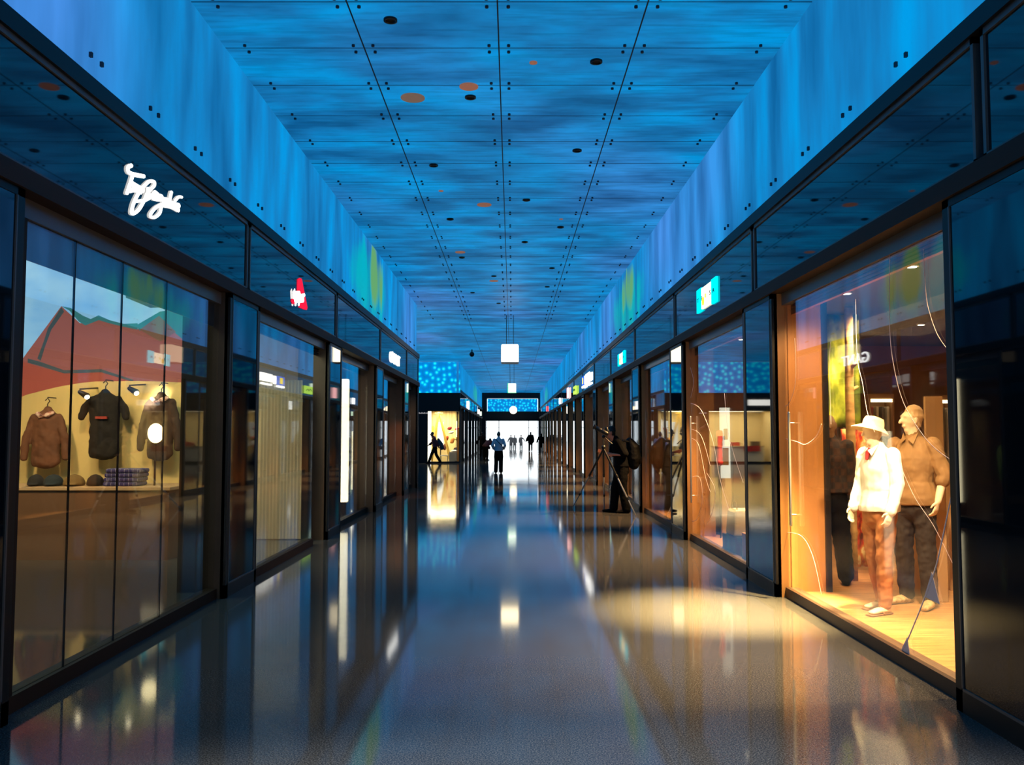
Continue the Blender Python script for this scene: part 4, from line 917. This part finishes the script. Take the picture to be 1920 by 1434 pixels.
st = thing('side_table', 'small cream side table beside the rounded plinth in the gift shop', 'table', (b.x, yf - .5, 0))
MB().box(b.x - .22, b.x + .22, yf - .65, yf - .35, .38, .43).build('tabletop', M_WHITE, st)
for s1 in (-1, 1):
    for s2 in (-1, 1): MB().box(b.x + s1 * .19 - .02, b.x + s1 * .19 + .02, yf - .5 + s2 * .12 - .02, yf - .5 + s2 * .12 + .02, 0.005, .38).build('leg', M_CREAM, st)
for i, (px, py, r_, col, lab) in enumerate(((843, 803, (.17, .1, .12), (.25, .02, .03), 'dark red soft toy high in the gift shop window'), (857, 804, (.15, .1, .10), (.65, .03, .05), 'bright red soft toy beside the orange strip in the gift shop'), (846, 811, (.2, .1, .10), (.85, .78, .65), 'white soft toy under the dark red one in the gift shop'),
        (837, 822, (.16, .1, .18), (.5, .06, .03), 'red garment beside the yellow frame leg in the gift shop'), (848, 826, (.16, .1, .22), (.75, .3, .08), 'orange garment above the rounded plinth'), (856, 820, (.18, .1, .22), (.9, .72, .3), 'yellow garment beside the orange strip in the gift shop'), (854, 842, (.16, .1, .14), (.05, .03, .03), 'black bag above the rounded plinth'), (834, 838, (.12, .1, .25), (.12, .03, .02), 'dark garment between frame leg and side table'),
        (811, 806, (.15, .06, .30), (.9, .75, .12), 'yellow shirt hanging on the wooden frame'))):
    c = at_y(px, py, yf + .25 + .16 * i); r_ = tuple(q * .8 for q in r_); t = thing('shop_item', None, None, c); t.name = 'soft_toy' if 'toy' in lab else ('handbag' if 'bag' in lab else 'garment')
    m = MB().ball(c, r_).ball(c + Vector((.5 * r_[0], -.03, .5 * r_[2])), (r_[0] * .6, .06, r_[2] * .6)).ball(c - Vector((.5 * r_[0], .02, .4 * r_[2])), (r_[0] * .6, .06, r_[2] * .5))
    o = m.build('soft_body', mat('gift item %d' % i, col, .8), t); remesh(o, .03, 2); tag(t, lab, 'soft toy' if 'toy' in lab else ('bag' if 'bag' in lab else 'garment'))
    MB().tube([c + Vector((0, .05, 0)), (c.x, c.y + .1, 2.95)], .006, 4).build('hanging_wire', M_BLACK, t)
x = at_y(805.5, 820, YFAC + .3).x
t = thing('light_column', 'tall glowing white strip at the dark edge of the gift shop window', 'column lamp', (x, YFAC + .3, 0)); MB().box(x - .08, x + .08, YFAC + .25, YFAC + .35, .05, 2.9).build('diffuser', emat('gift strip', (1, .93, .75), 4), t); MB().box(x - .1, x + .1, YFAC + .22, YFAC + .38, 0.001, .05).build('base', M_BLACK, t)
x = at_y(859.5, 820, YFAC + .3).x
t = thing('orange_banner', 'orange vertical banner at the corner edge of the gift shop window', 'banner', (x, YFAC + .3, 0)); MB().box(x - .06, x + .08, YFAC + .25, YFAC + .29, .05, 1.9).build('cloth', mat('orange cloth', (.9, .33, .05), .7), t); MB().box(x - .08, x + .1, YFAC + .22, YFAC + .32, 0.001, .05).build('base', M_BLACK, t)
p0 = at_y(833, 830, YFAC + 2.6)
t = thing('poster_panel', 'bright white poster panel behind the yellow frame in the gift shop', 'poster panel', (at_y(826, 830, YFAC + 2.85).x, YFAC + 2.85, 0)); x = t.location.x; MB().box(x - .18, x + .18, YFAC + 2.85, YFAC + 2.9, .9, 2.3).build('panel', emat('lit poster', (1, .95, .8), 2.0), t); MB().box(x - .03, x + .03, YFAC + 2.86, YFAC + 2.89, 0.001, .9).build('post', M_BLACK, t)
lamp('gift_shop_light', 'AREA', (-3.9, YFAC + 1.4, 2.9), 260, (1, .80, .45), 1.6, (-3.9, YFAC + 1.4, 0), sy=2)
lamp('gift_shop_light', 'AREA', (-7.3, YFAC + 1.4, 2.9), 230, (1, .84, .55), 3.6, (-7.3, YFAC + 1.4, 0), sy=2)
t = thing('counter', 'long white counter with a red cloth in the bright shop left of the gift window', 'counter', (-7.4, YFAC + 1.9, 0))
MB().box(-9.0, -5.9, YFAC + 1.6, YFAC + 2.2, 0.003, .88).build('base', M_WHITE, t, bevel=.01); MB().box(-9.05, -5.85, YFAC + 1.55, YFAC + 2.25, .88, .93).build('top', M_CREAM, t)
MB().box(-8.8, -7.6, YFAC + 1.53, YFAC + 1.548, .62, .93).build('red_cloth', mat('red counter cloth', (.5, .02, .02), .8), t)
for i, (x, w_, h_, c_, lab) in enumerate(((-8.6, .5, .25, (.06, .03, .02), 'dark box on the long white counter across the passage'), (-7.9, .4, .4, (.7, .6, .45), 'cream box on the long white counter across the passage'), (-7.2, .5, .2, (.45, .05, .03), 'red box on the long white counter across the passage'), (-6.4, .35, .55, (.12, .10, .09), 'tall grey box on the long white counter across the passage'))):
    tag(MB().box(x - w_ / 2, x + w_ / 2, YFAC + 1.75, YFAC + 2.05, .932, .932 + h_).build('display_box', mat('counter box %d' % i, c_, .7), bevel=.01), lab, 'box')
# ================================================================== SIGNS
WHT = emat('white sign light', (1, .99, .95), 3.0)
def strokes(s, list_, lab, mt=WHT):
    X = s * (abs(side(s)[0]) + .012); m = MB()
    for w_, pts in list_:
        p3 = [at_x(px, py, X) for px, py in pts]; out = []
        for i in range(len(p3) - 1):
            a, b, c, d = p3[max(0, i - 1)], p3[i], p3[i + 1], p3[min(len(p3) - 1, i + 2)]
            for q in range(5):
                t = q / 5; out.append(.5 * ((2 * b) + (c - a) * t + (2 * a - 5 * b + 4 * c - d) * t * t + (3 * b - a - 3 * c + d) * t ** 3))
        out.append(p3[-1]); m.tube(out, [(w_ * .8, .012)] * len(out), 8, (0, 1, 0) if abs(out[0].y - out[-1].y) > .0 else None)
    return m
k = 10.244
def scr(L_): return [(200 + x / k, 290 + y / k) for x, y in L_]
t = thing('lit_sign', 'white glowing handwritten script sign on the nearest left fascia', 'sign', at_x(290, 360, XL))
strokes(-1, [(.020, scr([(475, 210), (415, 240), (415, 320), (480, 365), (600, 395), (715, 415)])), (.017, scr([(505, 380), (450, 560), (390, 740)])), (.030, scr([(490, 560), (570, 610), (640, 650), (700, 680)])), (.024, scr([(440, 690), (540, 670), (660, 715)])),
    (.017, scr([(670, 660), (760, 560), (830, 510), (910, 520), (915, 590), (830, 680), (770, 760), (720, 880), (620, 1050), (520, 1130), (480, 1100), (520, 930), (600, 760), (640, 690)])), (.014, scr([(580, 900), (650, 885), (740, 880), (860, 810)])),
    (.026, scr([(800, 650), (800, 780), (880, 790), (930, 730), (1000, 790), (1060, 810)])), (.026, scr([(900, 830), (1000, 850), (1090, 850), (1090, 960)])),
    (.016, scr([(1040, 960), (940, 1020), (850, 1130), (850, 1190), (930, 1200), (1020, 1120), (1050, 1010), (1090, 920)])), (.018, scr([(1245, 720), (1215, 850), (1190, 950)])), (.015, scr([(1440, 815), (1380, 815), (1320, 880)])),
    (.028, scr([(1110, 870), (1170, 880), (1260, 940), (1390, 980)])), (.028, scr([(1100, 960), (1250, 990), (1380, 1060)]))], '').build('lettering', WHT, t)
# red spire sign
k2 = 14.34
def q2(L_): return [at_x(520 + x / k2, 500 + y / k2, XL - .02) for x, y in L_]
t = thing('lit_sign', 'red glowing spire shaped sign with white script across it', 'sign', at_x(561, 552, XL))
RS = emat('red sign light', (1, .015, .06), 1.1)
MB().poly(q2([(540, 340), (590, 300), (640, 330), (680, 560), (740, 850), (790, 1100), (770, 1160), (700, 1140), (570, 1085), (640, 900), (560, 760), (530, 650)]), Vector((.012, 0, 0))).poly(q2([(385, 860), (440, 880), (450, 1010), (400, 990), (370, 920)]), Vector((.012, 0, 0))).build('red_spire', RS, t)
m = MB()
for w_, pts in ((.045, [(460, 650), (510, 720), (600, 720)]), (.05, [(480, 800), (580, 790), (700, 830)]), (.045, [(470, 880), (560, 900), (700, 890)]), (.03, [(660, 780), (730, 760)]), (.03, [(500, 900), (485, 1030)]), (.03, [(600, 900), (570, 1020)]), (.03, [(450, 650), (460, 860)])):
    p = [at_x(520 + x / k2, 500 + y / k2, XL + .0) for x, y in pts]; m.tube(p, [(w_ * .8, .01)] * len(p), 8, (0, 1, 0))
m.build('lettering', WHT, t)
t = thing('lit_sign', 'white glowing GANT letter sign on the left fascia near the passage', 'sign', (XL, 21.3, 3.46))
text('lettering', 'GANT', .36, (XL + .0, 21.35, 3.46), PI / 2, WHT, t, .01, 1.7)
CY = emat('cyan sign light', (.0, .85, 1), 1.6); YW = emat('warm white sign light', (1, .93, .62), 2.0); YL = emat('yellow sign light', (1, .75, .05), 1.6); INK = mat('dark blue ink', (.0, .03, .12), .5)
def box_sign(ya, yb, za, zb, lab):
    t = thing('lit_sign', lab, 'sign', (XR, (ya + yb) / 2, (za + zb) / 2)); L_ = yb - ya
    MB().box(XR - .005, XR + .02, yb - L_ * .27, yb, za, zb).build('cyan_field', CY, t); MB().box(XR - .005, XR + .02, ya, ya + L_ * .24, za, zb).build('cyan_field', CY, t)
    MB().box(XR - .007, XR + .02, ya + L_ * .24, yb - L_ * .27, za + .02, zb - .02).build('light_field', YW, t)
    MB().lathe((0, 0, 0), [(.06, -.004), (.06, .004)], 20).build('yellow_dot', YL, t, world=False).rotation_euler = (0, PI / 2, 0)
    t.children[-1].location = (-.010, L_ * .13, -.05)
    zc = (za + zb) / 2
    for i, ch in enumerate('TERSA'):
        y = yb - L_ * (.10, .30, .50, .72, .88)[i]
        text('lettering', ch, .085, (XR - .009, y, zc + .0), -PI / 2, INK if i in (0, 1, 3, 4) else YL, t, .003, 1.6)
    return t
box_sign(11.25, 12.45, 3.37, 3.70, 'cyan and cream lit sign on the right fascia nearest the camera')
box_sign(20.55, 21.85, 3.33, 3.62, 'cyan and cream lit sign on the right fascia, smaller farther copy')
t = thing('lit_sign', 'white blocky lettering with a blue and yellow box on the right fascia', 'sign', (XR, 30.5, 3.5))
MB().box(XR - .05, XR, 31.15, 31.45, 3.42, 3.72).box(XR - .05, XR, 29.5, 30.95, 3.46, 3.74).box(XR - .05, XR, 29.6, 30.1, 3.33, 3.40).box(XR - .05, XR, 30.2, 30.5, 3.33, 3.40).box(XR - .05, XR, 30.6, 30.9, 3.33, 3.40).build('lettering', WHT, t, bevel=.01)
MB().box(XR - .05, XR, 31.6, 32.6, 3.42, 3.74).build('blue_field', emat('blue sign light', (.02, .15, .9), 1.3), t); MB().box(XR - .055, XR, 31.9, 32.35, 3.45, 3.71).build('yellow_dot', YL, t, bevel=.05)
MB().box(XR - .05, XR, 31.6, 32.6, 3.33, 3.40).build('caption_bar', WHT, t)
t = thing('lit_sign', 'yellow green lit box sign with green scribble on the right fascia', 'sign', (XR, 36.5, 3.45))
MB().box(XR - .05, XR, 35.8, 37.2, 3.3, 3.62).build('panel', emat('lime sign light', (.55, .9, .12), 1.3), t)
MB().tube([(XR - .055, 36.0, 3.42), (XR - .055, 36.3, 3.50), (XR - .055, 36.5, 3.42), (XR - .055, 36.7, 3.52), (XR - .055, 37.0, 3.44)], .015, 6).build('scribble', mat('green ink', (.02, .2, .03), .5), t)
for y, z0, z1, c_, lab in ((41, 3.3, 3.8, (1, .5, .5), 'pinkish white lit sign, small on the right fascia beyond the lime one'), (48, 3.25, 3.6, (1, 1, 1), 'tiny white lit sign on the right fascia beyond the pinkish one'), (66, 3.3, 3.7, (1, .1, .1), 'tiny red lit sign at the far right fascia end')):
    t = thing('lit_sign', lab, 'sign', (XR, y, z0)); MB().box(XR - .06, XR, y - .35, y + .35, z0, z1).build('panel', emat('sign light %d' % y, c_, 2.2), t, bevel=.03)
for y, z0, z1, c_, lab in ((57, 3.2, 3.75, (1, 1, .97), 'white lit sign first on the far left fascia'), (75, 3.3, 3.7, (1, 1, .9), 'white lit sign second on the far left fascia'), (80, 3.25, 3.65, (.8, 1, .7), 'pale green lit sign last on the far left fascia')):
    t = thing('lit_sign', lab, 'sign', (XL, y, z0)); MB().box(XL, XL + .06, y - .4, y + .4, z0, z1).build('panel', emat('sign light %d' % y, c_, 2.5), t, bevel=.03)
t = thing('lit_sign', 'long white lit sign below the bubble screen across the passage', 'sign', (-8.3, YFAC, 3.3)); MB().box(-9.0, -7.7, YFAC - .08, YFAC, 3.18, 3.5).build('panel', emat('long sign', (1, .98, .9), 2.5), t, bevel=.03)
t = thing('lit_sign', 'small faint lettering on the dark wall beside the gift shop', 'sign', (-4.9, YFAC, 2.85))
m = MB()
for i in range(7): m.box(-5.15 + i * .075, -5.10 + i * .075, YFAC - .03, YFAC, 2.72, 2.80 - .02 * (i % 2))
m.build('lettering', emat('dim sign', (.6, .6, .65), .5), t)
# ================================================================== CEILING FITTINGS
dark = [(732, 36), (1118, 114), (882, 181), (1082, 281), (813, 309), (987, 374), (844, 410), (1051, 425), (984, 453), (866, 482), (1035, 502), (926, 517), (1026, 537), (886, 548), (935, 568)]
base = None
for i, (px, py) in enumerate(dark):
    p = at_z(px, py, ZC); r_ = .066
    if base is None:
        base = thing('downlight', None, None, p)
        MB().lathe((p.x, p.y, ZC - .02), [(r_ * .72, .012), (r_ * .72, 0), (r_, 0), (r_, .02)], 24).build('ring', M_BLACK, base)
        o = base
    else:
        o = base.copy(); C.objects.link(o); o.location = p
        for ch in base.children:
            if ch.name.startswith('ring'): c = ch.copy(); C.objects.link(c); c.parent = o
    nth = ['nearest', 'second', 'third', 'fourth', 'fifth', 'sixth', 'seventh', 'eighth', 'ninth', 'tenth', 'eleventh', 'twelfth', 'thirteenth', 'fourteenth', 'farthest'][i]
    tag(o, 'black round downlight in the blue ceiling, %s one from the camera' % nth, 'ceiling light', 'black downlights in the blue ceiling')
M_TERRA = mat('glowing terracotta disc', (.40, .17, .10), .7, emit=(.22, .09, .055), es=.9)  # dim emission added so the covers still look brown in the blue light
for i, (px, py, rr, lab) in enumerate(((774, 182, .142, 'large brown round cover in the blue ceiling left of the centre joint'), (879, 161, .108, 'copper round cover in the ceiling just beyond the large brown one'), (1000, 116, .042, 'small orange round cover right of the ceiling centre joint'),
        (827, 357, .04, 'small orange round cover beyond the large brown one'), (908, 383, .125, 'copper round cover near the middle of the ceiling'), (863, 472, .11, 'copper round cover left of centre in the far ceiling'), (926, 526, .115, 'copper round cover beside the ceiling centre joint, far away'), (1052, 410, .035, 'tiny orange round cover right of centre beyond the middle'))):
    p = at_z(px, py, ZC); t = MB().lathe((0, 0, -.015), [(rr, 0), (rr, .012)], 32).build('ceiling_cover', mat('glowing brown cover', (.17, .12, .09), .6, emit=(.16, .10, .07), es=.8) if i == 0 else M_TERRA, world=False); t.location = p
    tag(t, lab, 'ceiling cover')
# lanterns on cables
def lantern(x, y, z, w_, hh, lab, mt, cable=.12, round_=False):
    t = thing('hanging_lantern', lab, 'lantern', (x, y, z + hh / 2))
    m = MB()
    for s1 in (-1, 1):
        m.tube([(x + s1 * cable, y, z + hh / 2), (x + s1 * cable, y, ZC)], .010, 5)
    m.build('cable', M_BLACK, t)
    if round_: MB().ball((x, y, z), w_ / 2).build('lamp_shade', mt, t)
    else:
        MB().box(x - w_ / 2, x + w_ / 2, y - w_ / 2, y + w_ / 2, z - hh / 2, z + hh / 2).build('lamp_shade', mt, t, bevel=.04)
        MB().box(x - w_ / 2 - .005, x + w_ / 2 + .005, y - w_ / 2 - .005, y + w_ / 2 + .005, z - hh / 2 - .02, z - hh / 2 + .01).build('rim', M_FRAMEG, t)
    return t
LAN = emat('lantern glow', (1, .84, .55), 5)
lantern(-.07, 29, 4.30, .57, .60, 'large white cube lantern on two cables, nearest of the hanging lanterns', LAN)
L2 = lantern(0, 49.6, 4.22, .46, .52, 'white cube lantern with a green lit edge, second hanging lantern', emat('lantern pale', (.85, 1, .8), 3.5))
MB().box(-.25, .25, 49.35, 49.36, 3.93, 3.97).box(-.25, -.21, 49.35, 49.36, 3.93, 4.5).build('green_edge', emat('green edge', (.05, .8, .25), 1.5), L2)
lantern(.12, 80, 3.78, .72, .7, 'round white lantern hanging before the far bubble screen', LAN, .1, True)
t = thing('security_camera', 'small dark dome camera hanging from the ceiling beyond the cube lantern', 'security camera', (-1.9, 41, ZC)); MB().tube([(-1.9, 41, ZC), (-1.9, 41, 5.42)], .03, 8).ball((-1.9, 41, 5.38), .12).build('dome', M_BLACK, t)
# daylight through the far doors and from the entrance behind
